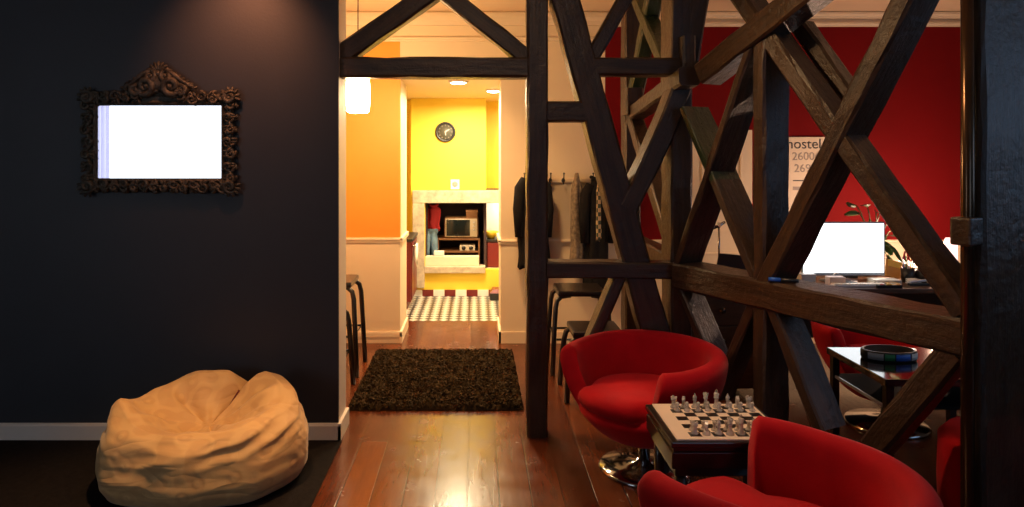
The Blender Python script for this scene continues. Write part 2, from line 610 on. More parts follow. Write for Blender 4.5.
    for i, w in enumerate(W):
        b = MB()
        t = 0.05
        b.box(w[0], w[1], -1.66, -1.60, w[2], w[2] + t); b.box(w[0], w[1], -1.66, -1.60, w[3] - t, w[3])
        b.box(w[0], w[0] + t, -1.66, -1.60, w[2], w[3]); b.box(w[1] - t, w[1], -1.66, -1.60, w[2], w[3])
        fr = struct(b.build('window_%d' % (1, 3)[i], 'white'))
        b = MB(); b.box(w[0] + t, w[1] - t, -1.64, -1.63, w[2] + t, w[3] - t)
        b.build('pane', ('day', 'day2')[i], fr)
    # sheer curtain hanging at the mirrored edge of the first window
    b = MB()
    rs = []
    n = 60
    for z in (0.05, 1.2, 2.7):
        rs.append([V(-5.60 + 0.56 * i / n, -1.50 + 0.03 * math.sin(i * 0.9), z) for i in range(n + 1)])
    b.rings(rs, False, False, True, closed=False)
    tag(b.build('curtain', 'sheer'), 'lavender sheer curtain at the edge of the window, reflected in the mirror', 'curtain')
    # kitchen shell
    k = YK
    b = MB()
    XL, XR = -0.60, 0.75
    b.m = 0
    b.box(-0.766, 0.118, k, k + 0.9, 1.25, 2.33)                 # chimney breast
    b.box(0.118, 2.0, k + 0.45, k + 0.9, 1.25, 2.33)             # recess beside it
    b.box(-2.0, -0.766, k + 0.25, k + 0.9, 0, 2.33)
    b.box(-0.766, XL, k, k + 0.9, 0, 1.25)
    b.box(XL, XR, k, k + 0.12, 0, 0.31)                          # low wall of the raised hearth
    b.box(XR, 2.0, k, k + 0.9, 0, 1.25)
    b.m = 1
    b.box(XL, 0.10, k + 0.82, k + 0.9, 0.31, 1.25)
    b.box(XL, 0.10, k + 0.12, k + 0.82, 0.20, 0.31)
    b.box(0.095, 0.125, k + 0.10, k + 0.82, 0.31, 1.25)
    b.box(XL, XL + 0.01, k + 0.05, k + 0.82, 0.31, 1.25)
    b.box(XL, 0.11, k + 0.1, k + 0.82, 1.12, 1.25)
    b.m = 2
    b.box(0.125, XR, k + 0.60, k + 0.9, 0.31, 1.25)
    b.box(0.125, XR, k + 0.12, k + 0.6, 0.20, 0.31)
    struct(b.build('wall_kitchen', ['yellow', 'darkplaster', 'splash']))
    b = MB(); b.box(-2.2, -2.0, 6.75, 9.3, 0, 2.4); struct(b.build('wall_kitchen_left', 'yellow'))
    b = MB(); b.box(2.0, 2.2, 6.75, 9.3, 0, 2.4); struct(b.build('wall_kitchen_right', 'yellow'))
    # tiled skirting, red and white tiles in turn
    b = MB()
    x = -0.76; i = 0
    while x < 1.3:
        b.m = i % 2
        b.box(x, x + 0.128, k - 0.012, k, 0, 0.075)
        x += 0.13; i += 1
    struct(b.build('baseboard_kitchen', ['splash', 'maroon']))


room()


# ------------------------------------------------------------------ timber frames
def frame_thing(name, label, loc):
    return thing(name, label, 'timber frame', loc)


FN = V(0, -1, 0)
YF = 4.10


def fp(x, y):
    return px(x, y, YF)


def front_frame():
    r = frame_thing('timber_frame', 'dark hewn timber frame at the hall doorway, with a triangle of braces over its lintel', (0.36, 4.16, 0))

    def t(name, a, c, w, dep=0.14, dy=0.0, bow=0, m='timber'):
        b = MB()
        b.timber(fp(*a) + V(0, dy, 0), fp(*c) + V(0, dy, 0), w, dep, FN, bow=bow)
        return b.build(name, m, r)
    b = MB(); b.timber(V(0.3605, YF - 0.01, 0.0), V(0.3605, YF - 0.01, ZC), 0.123, 0.15, FN); b.build('post', 'timber', r)
    b = MB(); z = fp(0, 67).z
    b.timber(V(-0.80, YF, z), V(0.30, YF, z), 0.119, 0.14, FN); b.build('lintel', 'timber', r)
    t('brace', (331, 60.5), (437, -14), 0.118, 0.12, 0.012)
    t('brace', (536, 64), (431, -20), 0.100, 0.12, 0.012)
    t('short_rail', (547, 111.5), (597, 111.5), 0.123, 0.13, 0.005)
    t('brace', (561, -20), (664, 362), 0.163, 0.16, 0.004)
    t('rail', (547, 270), (702, 271), 0.098, 0.14, -0.012)
    t('rail', (594, 66), (690, 66), 0.107, 0.13, 0.006)
    t('brace', (632, -12), (594, 55), 0.085, 0.12, 0.02)
    t('brace', (622, 276), (574, 388), 0.065, 0.15, 0.01)
    t('brace', (703, -16), (688, 72), 0.125, 0.18, 0.02)
    t('brace', (690, 66), (629, 208), 0.115, 0.20, 0.0, bow=-0.02)
    b = MB(); b.timber(fp(686.5, 37) + V(0, -0.055, 0), fp(687.5, 76) + V(0, -0.055, 0), 0.078, 0.12, FN); b.build('joint_block', 'timber', r)
    # the corner post where the three frames meet
    b = MB(); b.timber(V(1.212, 4.115, 0), V(1.212, 4.115, ZC), 0.125, 0.24, FN); b.build('post', 'timber', r)
    # iron strap of the joint
    b = MB(); p = fp(694, 70)
    b.box(p.x - 0.012, p.x + 0.03, p.y - 0.07, p.y - 0.052, p.z - 0.06, p.z + 0.045, 0.004); b.build('iron_strap', 'blackmetal', r)


front_frame()

A0 = V(1.23, 3.84, 0)
D0 = V(0.457, -0.8896, 0).normalized()
NO = V(-0.8896, -0.457, 0).normalized()


def oblique_frame():
    r = frame_thing('timber_frame', 'big dark timber cage of crossing braces and posts between the red chairs and the desk', A0 + D0 * 0.7 - NO * 0.1)

    def op(x, y, off=0.0):
        return on_plane(x, y, A0 - NO * off, NO)

    def t(name, a, c, w, dep=0.2, off=0.0, m='timber', bow=0.0, jit=0.005):
        b = MB()
        b.timber(op(*a, off), op(*c, off), w, dep, NO, bow=bow, jit=jit)
        return b.build(name, m, r)

    def post(s, w, dep, off=0.0, z1=ZC):
        q = A0 + D0 * s - NO * off
        b = MB(); b.timber(q, q + V(0, 0, z1), w, dep, NO); return b.build('post', 'timber', r)
    # rail at sill height
    a = A0 - D0 * 0.22; c = A0 + D0 * 1.34
    b = MB(); b.timber(V(a.x, a.y, 0.960), V(c.x, c.y, 0.957), 0.146, 0.2, NO); b.build('rail', 'timber', r)
    post(0.378, 0.078, 0.19, 0.012, HC + 0.72)
    post(1.372, 0.085, 0.38, 0.0)
    t('brace', (909, -18), (757, 292), 0.088, 0.19, 0.005)              # long brace rising toward the camera
    t('brace', (728, -15), (961, 314), 0.088, 0.15, 0.02)               # long brace falling toward the camera
    t('brace', (697, 74), (812, -18), 0.125, 0.16, -0.012)
    t('brace', (754, 30), (674, 268), 0.042, 0.19, 0.01)
    t('brace', (681, 108), (714, 186), 0.040, 0.20, 0.02, m='timber_greenlit')  # upper stretch of the brace, coloured for the green glow on it
    t('brace', (712, 181), (757, 288), 0.042, 0.20, 0.02)
    t('brace', (752, 302), (712, 398), 0.055, 0.14, 0.02)
    t('brace', (766, 300), (818, 432), 0.062, 0.17, 0.015)
    t('brace', (950, 352), (868, 450), 0.100, 0.12, 0.01)
    t('brace', (675, 282), (708, 362), 0.045, 0.16, 0.02)
    t('brace', (796, 26), (850, 103), 0.085, 0.10, 0.23)                # second layer behind
    return r


oblique_frame()


def back_frame():
    X0 = 1.15
    r = frame_thing('timber_frame', 'slender timber frame running back from the corner post toward the coat hooks wall', (1.2, 4.9, 0))
    n = V(-1, 0, 0)
    p0 = V(X0, 0, 0)

    def t(name, a, c, w, dep=0.12, m='timber', off=0.0):
        b = MB()
        b.timber(on_plane(a[0], a[1], p0 + V(off, 0, 0), n), on_plane(c[0], c[1], p0 + V(off, 0, 0), n), w, dep, n)
        return b.build(name, m, r)
    b = MB(); b.timber(V(X0, 5.48, 0), V(X0, 5.48, ZC), 0.17, 0.12, n); b.build('post', 'timber', r)
    t('tie_beam', (629, 112.5), (679, 76), 0.105, 0.12)
    t('brace', (629.5, -8), (659, 62), 0.10, 0.11, 'timber_greenlit', 0.01)  # both crossed braces carry the green light as colour
    t('brace', (647, -8), (627, 100), 0.10, 0.11, 'timber_greenlit', 0.02)
    t('brace', (625, 110), (671, 262), 0.10, 0.11, off=0.01)
    b = MB(); b.timber(V(X0 - 0.03, 5.30, 2.16), V(X0 - 0.03, 5.30, 1.96), 0.16, 0.13, n); b.build('joint_block', 'timber', r)
    b = MB(); b.timber(V(X0 + 0.01, 5.40, 1.00), V(X0 + 0.01, 4.36, 1.00), 0.10, 0.11, n); b.build('rail', 'timber', r)


back_frame()

# heating pipe with its bracket in front of the near post
q = A0 + D0 * 1.372 + NO * 0.030
pr = thing('heating_pipe', 'brown metal pipe running up the near timber post, with a square bracket', 'pipe', (q.x, q.y, 0))
b = MB(); b.lathe([(0.0225, 0), (0.0225, ZC)], (q.x, q.y, 0), 20); b.build('pipe', 'pipebrown' if 'pipebrown' in M else 'timber', pr)
b = MB(); z = HC - (231 - HY) / F * q.y
b.box(-0.037, 0.037, -0.034, 0.05, -0.052, 0.052, 0.008, Matrix.Translation((q.x, q.y, z)) @ Matrix.Rotation(math.atan2(D0.y, D0.x), 4, 'Z') @ Matrix.Rotation(PI, 4, 'Z'))
b.build('bracket', 'timber', pr)


# ------------------------------------------------------------------ mirror
def spiral(b, c, size, a0, turns, hand, r0, y, u=V(1, 0, 0), v=V(0, 0, 1)):
    pts, rr = [], []
    n = int(14 * turns) + 4
    for i in range(n + 1):
        f = i / n
        rad = size * (1 - 0.82 * f)
        a = a0 + hand * 2 * PI * turns * f
        pts.append(V(c[0], y - 0.010 * math.sin(PI * f), c[1]) + u * rad * math.cos(a) + v * rad * math.sin(a))
        rr.append(r0 * (0.35 + 0.9 * math.sin(PI * min(1, 0.15 + f * 0.85))))
    b.tube(pts, rr, 8)
    b.ball(pts[-1] + V(0, -0.004, 0), r0 * 1.25, n=6)


def leaf(b, c, ln, wd, ang, y, th=0.012):
    m = Matrix.Rotation(-ang, 4, 'Y')
    b.ball((c[0], y, c[1]), ln, th, wd, m, 8)


def mirror():
    y = YW
    x0, x1 = px(84, 0, y).x, px(239, 0, y).x
    z1, z0 = px(0, 91, y).z, px(0, 193, y).z
    gx0, gx1 = px(99, 0, y).x, px(222, 0, y).x
    gz1, gz0 = px(0, 106, y).z, px(0, 178, y).z
    r = thing('mirror', 'wide mirror in a carved bronze baroque frame on the charcoal wall, shining white', 'mirror', ((x0 + x1) / 2, y, z0))
    # moulded inner frame swept round the glass
    b = MB()
    prof = [(0.0, 0.012), (0.006, 0.030), (0.016, 0.034), (0.022, 0.024), (0.030, 0.020), (0.052, 0.026), (0.066, 0.018), (0.070, 0.002)]
    rs = []
    cor = [(gx0, gz0, -1, -1), (gx1, gz0, 1, -1), (gx1, gz1, 1, 1), (gx0, gz1, -1, 1)]
    for cx, cz, sx, sz in cor:
        rs.append([V(cx + sx * u, y - d, cz + sz * u) for u, d in prof])
    b.rings(rs, False, False, False, closed=False, loop=True)
    b.build('moulding', 'bronze', r)
    b = MB(); b.box(gx0 - 0.002, gx1 + 0.002, y - 0.014, y - 0.004, gz0 - 0.002, gz1 + 0.002); b.build('glass', 'mirror', r)
    # carved scrollwork: sides, top and foot
    b = MB()
    yy = y - 0.030
    rng = random.Random(3)
    cxm = (x0 + x1) / 2

    def run(pa, pb, n, amp, up):
        pa, pb = V(pa[0], 0, pa[1]), V(pb[0], 0, pb[1])
        d = (pb - pa).normalized()
        w = V(-d.z, 0, d.x) * up
        # wavy stem
        pts = []
        for i in range(n * 6 + 1):
            f = i / (n * 6)
            pts.append(pa.lerp(pb, f) + w * amp * 0.45 * math.sin(f * n * PI) + V(0, yy, 0))
        b.tube(pts, 0.011, 8)
        for i in range(n):
            f = (i + 0.5) / n
            s = 1 if i % 2 == 0 else -1
            c = pa.lerp(pb, f) + w * amp * 0.30 * s
            ang = math.atan2(d.z, d.x)
            spiral(b, (c.x, c.z), 0.028 * rng.uniform(.75, 1.2), ang + (0 if s > 0 else PI), 1.2, s, 0.0085, yy - 0.004)
            for k in range(3):
                g = f + (k - 1) * 0.25 / n
                c2 = pa.lerp(pb, g) - w * amp * 0.55 * s * rng.uniform(.5, 1.2)
                leaf(b, (c2.x, c2.z), 0.024, 0.009, ang + s * (0.9 + 0.5 * k) + rng.uniform(-.3, .3), yy - 0.002)
            c3 = pa.lerp(pb, f) + w * amp * rng.uniform(0.75, 1.0)
            leaf(b, (c3.x, c3.z), 0.022, 0.012, ang + rng.uniform(-.7, .7), yy + 0.006)
    mx = 0.042
    run((x0 + mx, z0 + 0.05), (x0 + mx, z1 - 0.05), 7, 0.036, 1)
    run((x1 - mx, z0 + 0.05), (x1 - mx, z1 - 0.05), 7, 0.036, -1)
    run((x0 + 0.05, z0 + mx), (cxm, z0 + mx), 7, 0.034, -1)
    run((x1 - 0.05, z0 + mx), (cxm, z0 + mx), 7, 0.034, 1)
    run((x0 + 0.05, z1 - mx), (cxm - 0.1, z1 - mx), 5, 0.034, 1)
    run((x1 - 0.05, z1 - mx), (cxm + 0.1, z1 - mx), 5, 0.034, -1)
    for cx, cz, sx, sz in ((x0 + 0.04, z0 + 0.04, -1, -1), (x1 - 0.04, z0 + 0.04, 1, -1), (x0 + 0.04, z1 - 0.04, -1, 1), (x1 - 0.04, z1 - 0.04, 1, 1)):
        spiral(b, (cx, cz), 0.038, math.atan2(sz, sx), 1.5, sx * sz, 0.012, yy - 0.008)
        for k in range(5):
            a = math.atan2(sz, sx) + (k - 2) * 0.5
            leaf(b, (cx + 0.042 * math.cos(a), cz + 0.042 * math.sin(a)), 0.024, 0.010, a, yy - 0.004)
    b.build('carved_border', 'bronze', r)
    # crest
    b = MB()
    zt = z1 - 0.02
    top = px(0, 63, y).z
    H = top - zt
    for s in (-1, 1):
        spiral(b, (cxm + s * 0.075, zt + 0.045), 0.060, PI / 2 - s * 1.3, 1.5, -s, 0.018, yy - 0.006)
        spiral(b, (cxm + s * 0.135, zt + 0.026), 0.040, PI / 2, 1.4, s, 0.015, yy - 0.002)
        spiral(b, (cxm + s * 0.048, zt + 0.100), 0.040, PI / 2 - s * 0.6, 1.3, s, 0.014, yy - 0.008)
        b.tube([V(cxm + s * 0.215, yy, zt + 0.005), V(cxm + s * 0.185, yy - .006, zt + 0.045), V(cxm + s * 0.135, yy - .012, zt + 0.075), V(cxm + s * 0.085, yy - .012, zt + 0.115), V(cxm + s * 0.03, yy - .012, zt + 0.14)], [0.009, 0.015, 0.012, 0.016, 0.010], 8)
        for k in range(9):
            f = k / 8
            a = PI / 2 + s * (-1.1 + f * 0.9)
            leaf(b, (cxm + s * (0.20 - 0.18 * f), zt + 0.03 + 0.115 * f ** 0.9), 0.026, 0.010, a, yy - 0.004)
        for k in range(6):
            leaf(b, (cxm + s * (0.02 + 0.03 * k), zt + 0.02 + 0.015 * (k % 3)), 0.026, 0.014, rng.uniform(0, PI), yy - 0.01)
    for k in range(7):                                      # shell at the top
        a = PI / 2 + (k - 3) * 0.42
        leaf(b, (cxm + 0.036 * math.cos(a), zt + H - 0.060 + 0.036 * math.sin(a)), 0.032, 0.011, a, yy - 0.008, 0.014)
    b.ball((cxm, yy - 0.012, zt + H - 0.066), 0.020, 0.018, 0.018)
    b.ball((cxm, yy - 0.006, zt + 0.06), 0.055, 0.022, 0.05)
    pts = [(cxm - 0.20, y - 0.002, zt), (cxm + 0.20, y - 0.002, zt), (cxm + 0.10, y - 0.002, zt + 0.075), (cxm + 0.04, y - 0.002, zt + 0.125), (cxm, y - 0.002, zt + H - 0.05), (cxm - 0.04, y - 0.002, zt + 0.125), (cxm - 0.10, y - 0.002, zt + 0.075)]
    b.prism(pts, (0, -0.022, 0))
    b.build('crest', 'bronze', r)


mirror()


# ------------------------------------------------------------------ bean bag
def sm(a, b, x):
    t = max(0.0, min(1.0, (x - a) / (b - a)))
    return t * t * (3 - 2 * t)


def interp(tab, a):
    a %= 360
    for (a0, v0), (a1, v1) in zip(tab, tab[1:] + [(tab[0][0] + 360, tab[0][1])]):
        for q in (a, a + 360):
            if a0 <= q <= a1:
                f = (q - a0) / (a1 - a0)
                f = f * f * (3 - 2 * f)
                return v0 + (v1 - v0) * f
    return tab[0][1]


def beanbag():
    from mathutils import noise
    c = V(-1.365, 3.575, 0)
    r = thing('bean_bag', 'slumped tan damask bean bag on the black carpet against the charcoal wall', 'bean bag', c)
    # heights of the rim and outline by direction (0 = right, 90 = wall side, 270 = camera side)
    hr = [(0, .40), (25, .45), (52, .47), (72, .41), (92, .475), (118, .475), (150, .43), (185, .405), (210, .40), (245, .345), (285, .34), (325, .37)]
    rr = [(0, .515), (45, .49), (90, .42), (135, .47), (180, .53), (215, .515), (250, .41), (290, .40), (325, .475)]
    prof = [(0.30, 0.0), (.50, 0.0), (.68, 0.0), (.84, .015), (.93, .08), (.985, .20), (1.0, .36), (.985, .54), (.95, .70), (.90, .84), (.82, .95), (.73, 1.0), (.64, .985), (.54, .92), (.42, .85), (.28, .79), (.14, .765), (0.03, .76)]
    fine = []
    for (a, z), (a2, z2) in zip(prof, prof[1:]):
        for k in range(5):
            f = k / 5
            fine.append((a + (a2 - a) * f, z + (z2 - z) * f))
    fine.append(prof[-1])
    nn = 240
    b = MB()
    rings = []
    for j, (pr_, pz) in enumerate(fine):
        ring = []
        v = j / (len(fine) - 1)
        for i in range(nn):
            a = 2 * PI * i / nn
            d = math.degrees(a)
            R = interp(rr, d) * pr_ * .975
            H = interp(hr, d)
            top = sm(.55, .8, v)
            hh = H + (0.345 - H) * sm(.76, 1.0, v)             # the hollow levels out
            x, y, z = R * math.cos(a), R * math.sin(a), pz * hh
            # the hollow sits toward the wall and leans left
            if v > 0.62:
                k = sm(.62, .95, v)
                y += 0.055 * k
                x += -0.02 * k
            # nose of cloth pinched out at the left front of the rim
            pin = math.exp(-((d - 196) / 13) ** 2) * math.exp(-((v - .64) / .07) ** 2)
            x -= 0.045 * pin; z += 0.050 * pin
            # folds: diagonal drag lines over the side, radial tucks in the hollow
            side = math.exp(-((v - .55) / .15) ** 2)
            w1 = noise.noise(V(d / 55.0 + v * 5, v * 8.0 - d / 70.0, 1.3)) * 0.032 * side
            ridge = abs(noise.noise(V(d / 75.0 + v * 3.2, v * 13 - d / 60.0, 4.1)))
            w2 = (0.36 - ridge) * 0.034 * side
            rad = 1 + (w1 + w2) / max(R, .1)
            inner = sm(.66, .78, v) * (1 - sm(.93, 1, v))
            z += inner * (0.020 * math.sin(d / 360 * 2 * PI * 7 + 2.1 * noise.noise(V(d / 50, 2, 0))) * (0.6 + noise.noise(V(d / 30, v * 4, 9))))
            # deep tuck at the back right
            tk = math.exp(-((d - 70) / 7.0) ** 2) * sm(.55, .68, v) * (1 - sm(.9, 1, v))
            z -= 0.055 * tk
            z += 0.012 * noise.noise(V(x * 9, y * 9, z * 9 + 3)) * sm(.2, .5, v)
            sag = noise.noise(V(d / 22, v * 14, 7)) * 0.007 * sm(.15, .35, v)
            x, y = x * (rad + sag), y * (rad + sag)
            y = min(y, YW - 0.03 - c.y)
            z *= .975
            ring.append(c + V(x, y, max(z, 0.0065) + .002 * v))
        rings.append(ring)
    b.rings(rings)
    b.build('cover', 'damask', r)
    # dark seam lying in the tuck at the back right
    for off in (0,):
        i = int(75.5 / 360 * nn) + off
        lo, hi = int(.68 * len(fine)), int(.86 * len(fine))
        b = MB(); b.tube([rings[j][i] + V(0, -.004, .003) for j in range(lo + 3, hi, 2)], .0045, 6); b.build('seam', 'seam', r)


b = MB(); b.box(-5.88, -0.775, -1.5, YW - 0.02, 0.0, 0.006); tag(b.build('carpet', 'carpet'), 'thin black carpet covering the floor under the bean bag', 'carpet')
beanbag()


# ------------------------------------------------------------------ tub chairs
def tub_chair(c, face, label, rim=0.645, arm=0.625, ext=0.05, name='tub_chair'):
    """c = centre on the floor, face = direction the open front looks to (degrees)"""
    c = V(c[0], c[1], 0)
    r = thing(name, label, 'armchair', c, 'red tub chairs', math.radians(face))
    r.rotation_euler = (0, 0, 0)
    f0 = math.radians(face)
    n = 160

    def R(p):
        return 0.42 + ext * max(0, math.cos(p)) ** 1.5

    def H(p):
        a = abs(math.degrees(p))
        k = sm(42, 51, a)
        top = arm + (rim - arm) * sm(60, 140, a)
        return 0.37 + (top - 0.37) * k

    def prof(p):
        Rr, h = R(p), H(p)
        out = []
        for i in range(11):
            k = i / 10
            z = 0.185 + (h - 0.05 - 0.185) * k
            g = min(1, (z - 0.185) / 0.42)
            rad = 0.19 + (Rr - 0.19) * (1 - (1 - g) ** 1.75) ** 0.80
            out.append((rad, z))
        r_top = out[-1][0]
        th = 0.095
        for i in range(1, 8):
            a = PI * i / 8
            out.append((r_top - th / 2 + th / 2 * math.cos(a), h - 0.05 + 0.05 * math.sin(a)))
        for i in range(8):
            k = i / 7
            z = h - 0.05 + (0.325 - (h - 0.05)) * k
            out.append((r_top - th - 0.035 * k, z))
        return out
    P = [prof(2 * PI * i / n - PI) for i in range(n)]
    m = len(P[0])
    b = MB()
    rs = []
    for j in range(m):
        ring = []
        for i in range(n):
            p = 2 * PI * i / n - PI
            rad, z = P[i][j]
            ring.append(c + V(rad * math.cos(p + f0), rad * math.sin(p + f0), z))
        rs.append(ring)
    b.rings(rs)
    b.build('shell', 'velvet', r)
    # cushion
    b = MB()
    rs = []
    for k, zz in ((0.0, .332), (.80, .332), (.95, .343), (1.0, .375), (.985, .405), (.93, .425), (.75, .437), (.4, .445), (0, .447)):
        ring = []
        for i in range(96):
            p = 2 * PI * i / 96 - PI
            a = abs(math.degrees(p))
            rc = 0.285 + (0.045 + ext * .62) * (1 - sm(28, 50, a))
            lift = 0.024 * (1 - sm(30, 52, a)) if k > .5 else 0.024 * 0
            ring.append(c + V(rc * max(k, .001) * math.cos(p + f0), rc * max(k, .001) * math.sin(p + f0), zz + lift * 0.6))
        rs.append(ring)
    b.rings(rs)
    b.build('seat_cushion', 'velvet', r)
    b = MB(); b.lathe([(0.032, 0.02), (0.032, 0.15), (0.075, 0.17), (0.18, 0.186)], c, 24); b.build('stem', 'chrome', r)
    b = MB(); b.lathe([(0.0, 0.0), (0.232, 0.0), (0.236, 0.010), (0.225, 0.020), (0.12, 0.030), (0.045, 0.045), (0.033, 0.060), (0, 0.060)], c, 56); b.build('base_disc', 'chrome', r)
    return r


tub_chair((0.885, 3.69), 217.7, 'red velvet tub chair beside the corner post, its empty seat facing the bean bag side')
tub_chair((1.015, 2.265), 131.3, 'nearest red velvet tub chair, its curved back toward the camera, before the chess table', ext=0.15, arm=0.645)
tub_chair((2.52, 4.30), 250, 'red tub chair behind the timber cage, back just showing over the glossy black side table')


# ------------------------------------------------------------------ chess table and pieces
TZ = 0.52


def chess():
    x0, x1, y0, y1 = 0.775, 1.275, 2.775, 3.205
    c = V((x0 + x1) / 2, (y0 + y1) / 2, 0)
    r = thing('chess_table', 'low black wooden table with an inlaid chess board between the two front red chairs', 'table', c)
    b = MB()
    b.box(x0, x1, y0, y1, TZ - 0.03, TZ - 0.006, 0.005)
    b.box(x0 + 0.012, x1 - 0.012, y0 + 0.012, y1 - 0.012, TZ - 0.048, TZ - 0.03, 0.003)
    b.build('table_top', 'blackwood', r)
    b = MB()
    b.box(x0 + 0.004, x1 - 0.004, y0 + 0.004, y1 - 0.004, TZ - 0.115, TZ - 0.048, 0.004)
    b.box(x0 + 0.02, x1 - 0.02, y0 + 0.02, y1 - 0.02, TZ - 0.15, TZ - 0.115, 0.004)
    b.build('apron', 'blackwood', r)
    for sx in (x0 + 0.05, x1 - 0.05):
        for sy in (y0 + 0.05, y1 - 0.05):
            b = MB(); b.lathe([(0.026, TZ - 0.15), (0.026, 0.28), (0.018, 0.02), (0.014, 0.0)], (sx, sy, 0), 4, Matrix.Rotation(PI / 4, 4, 'Z')); b.build('leg', 'blackwood', r)
    # board: ivory field, inlaid dark squares
    bx0, bx1, by0, by1 = x0 + 0.028, x1 - 0.018, y0 + 0.018, y1 - 0.012
    b = MB(); b.box(bx0, bx1, by0, by1, TZ - 0.006, TZ, 0.0015); bd = b.build('chess_board', 'boardwhite', r)
    sx, sy = 0.0475, 0.0435
    ox, oy = bx0 + 0.062, by0 + 0.026
    b = MB()
    for i in range(8):
        for j in range(8):
            if (i + j) % 2 == 0:
                b.box(ox + i * sx, ox + (i + 1) * sx, oy + j * sy, oy + (j + 1) * sy, TZ - 0.002, TZ + 0.0006)
    b.build('dark_squares', 'boardblack', bd)
    # pieces
    P = dict(
        pawn=[(0, 0), (.013, 0), (.0135, .004), (.011, .007), (.0065, .012), (.0052, .020), (.0085, .023), (.005, .025), (.0082, .030), (.0075, .036), (.004, .040), (0, .0405)],
        rook=[(0, 0), (.0155, 0), (.016, .005), (.012, .009), (.0095, .018), (.009, .030), (.013, .034), (.013, .046), (.009, .046), (.009, .041), (0, .041)],
        bishop=[(0, 0), (.015, 0), (.0155, .005), (.011, .009), (.007, .018), (.006, .030), (.010, .033), (.006, .036), (.0095, .043), (.008, .050), (.003, .056), (.003, .059), (0, .061)],
        queen=[(0, 0), (.0165, 0), (.017, .005), (.012, .010), (.008, .020), (.007, .038), (.012, .042), (.008, .045), (.012, .060), (.009, .062), (.004, .064), (.004, .068), (0, .070)],
        king=[(0, 0), (.0168, 0), (.0172, .005), (.013, .010), (.009, .020), (.008, .040), (.013, .044), (.009, .047), (.012, .062), (.008, .066), (0, .067)])
    meshes = {}

    def piece(kind, m):
        b = MB()
        if kind == 'knight':
            b.lathe([(0, 0), (.0155, 0), (.016, .005), (.012, .010), (.010, .015), (0, .015)], n=18)
            pts = [(-.009, .014), (.010, .014), (.008, .026), (.013, .032), (.017, .036), (.016, .042), (.008, .046), (.004, .053), (.001, .049), (-.007, .044), (-.011, .032)]
            b.prism([(u, -.006, v) for u, v in pts], (0, .012, 0))
        else:
            b.lathe(P[kind], n=18)
            if kind == 'king':
                b.box(-.002, .002, -.002, .002, .066, .080); b.box(-.006, .006, -.002, .002, .071, .075)
            if kind == 'queen':
                for k in range(6):
                    b.ball((.0105 * math.cos(k * PI / 3), .0105 * math.sin(k * PI / 3), .0635), .0028, n=5)
            if kind == 'rook':
                for k in range(4):
                    a = k * PI / 2
                    b.box(.008, .0135, -.004, .004, .045, .050, mtx=Matrix.Rotation(a, 4, 'Z'))
            if kind == 'bishop':
                b.ball((0, 0, .0600), .003, n=5)
        return b.build('chess_' + kind, m)
    order = ['rook', 'knight', 'bishop', 'queen', 'king', 'bishop', 'knight', 'rook']
    ords = ['first', 'second', 'third', 'fourth', 'fifth', 'sixth', 'seventh', 'eighth']
    for side, m, rows, word in ((0, 'piececlear2', (7, 6), 'far'), (1, 'piececlear', (0, 1), 'near')):
        made = {}
        for row, kinds in ((rows[0], order), (rows[1], ['pawn'] * 8)):
            for i, k in enumerate(kinds):
                if k not in made:
                    o = made[k] = piece(k, m)
                else:
                    o = made[k].copy(); C.objects.link(o)
                jx, jy = random.uniform(-.004, .004), random.uniform(-.004, .004)
                o.location = (ox + (i + .5) * sx + jx, oy + (row + .5) * sy + jy, TZ + 0.0006)
                if k == 'knight':
                    o.rotation_euler = (0, 0, (PI / 2 if side else -PI / 2) + random.uniform(-.5, .5))
                dup = kinds.count(k) > 1
                if k == 'pawn':
                    lb = 'pale glass pawn, %s from left in the %s pawn row of the board' % (ords[i], word)
                else:
                    lb = 'pale glass %s, %s from left in the %s back row of the board' % (k, ords[i], word)
                tag(o, lb, 'chess piece', 'glass chess pieces on the %s side' % word)


chess()


# ------------------------------------------------------------------ rug in the hall
def rug():
    x0, x1, y0, y1 = -0.84, 0.315, 4.52, 5.88
    r = thing('shag_rug', 'dark brown shaggy rug lying on the hall floorboards before the kitchen', 'rug', ((x0 + x1) / 2, (y0 + y1) / 2, 0))
    b = MB(); b.box(x0 + 0.01, x1 - 0.01, y0 + 0.01, y1 - 0.01, 0, 0.012); b.build('backing', 'rug', r)
    b = MB()
    rg = random.Random(5)
    nx, ny = 170, 200
    g = []
    for j in range(ny + 1):
        row = []
        for i in range(nx + 1):
            edge = i in (0, nx) or j in (0, ny)
            x = x0 + .012 + (x1 - x0 - .024) * i / nx + rg.uniform(-.012, .012)
            y = y0 + .012 + (y1 - y0 - .024) * j / ny + rg.uniform(-.012, .012)
            row.append(b.b.verts.new((x, y, .004 if edge else rg.uniform(.010, .042))))
        g.append(row)
    for j in range(ny):
        for i in range(nx):
            b.face([g[j][i], g[j][i + 1], g[j + 1][i + 1], g[j + 1][i]])
    o = b.build('pile', 'rug', r)
    o['kind'] = 'stuff'


rug()


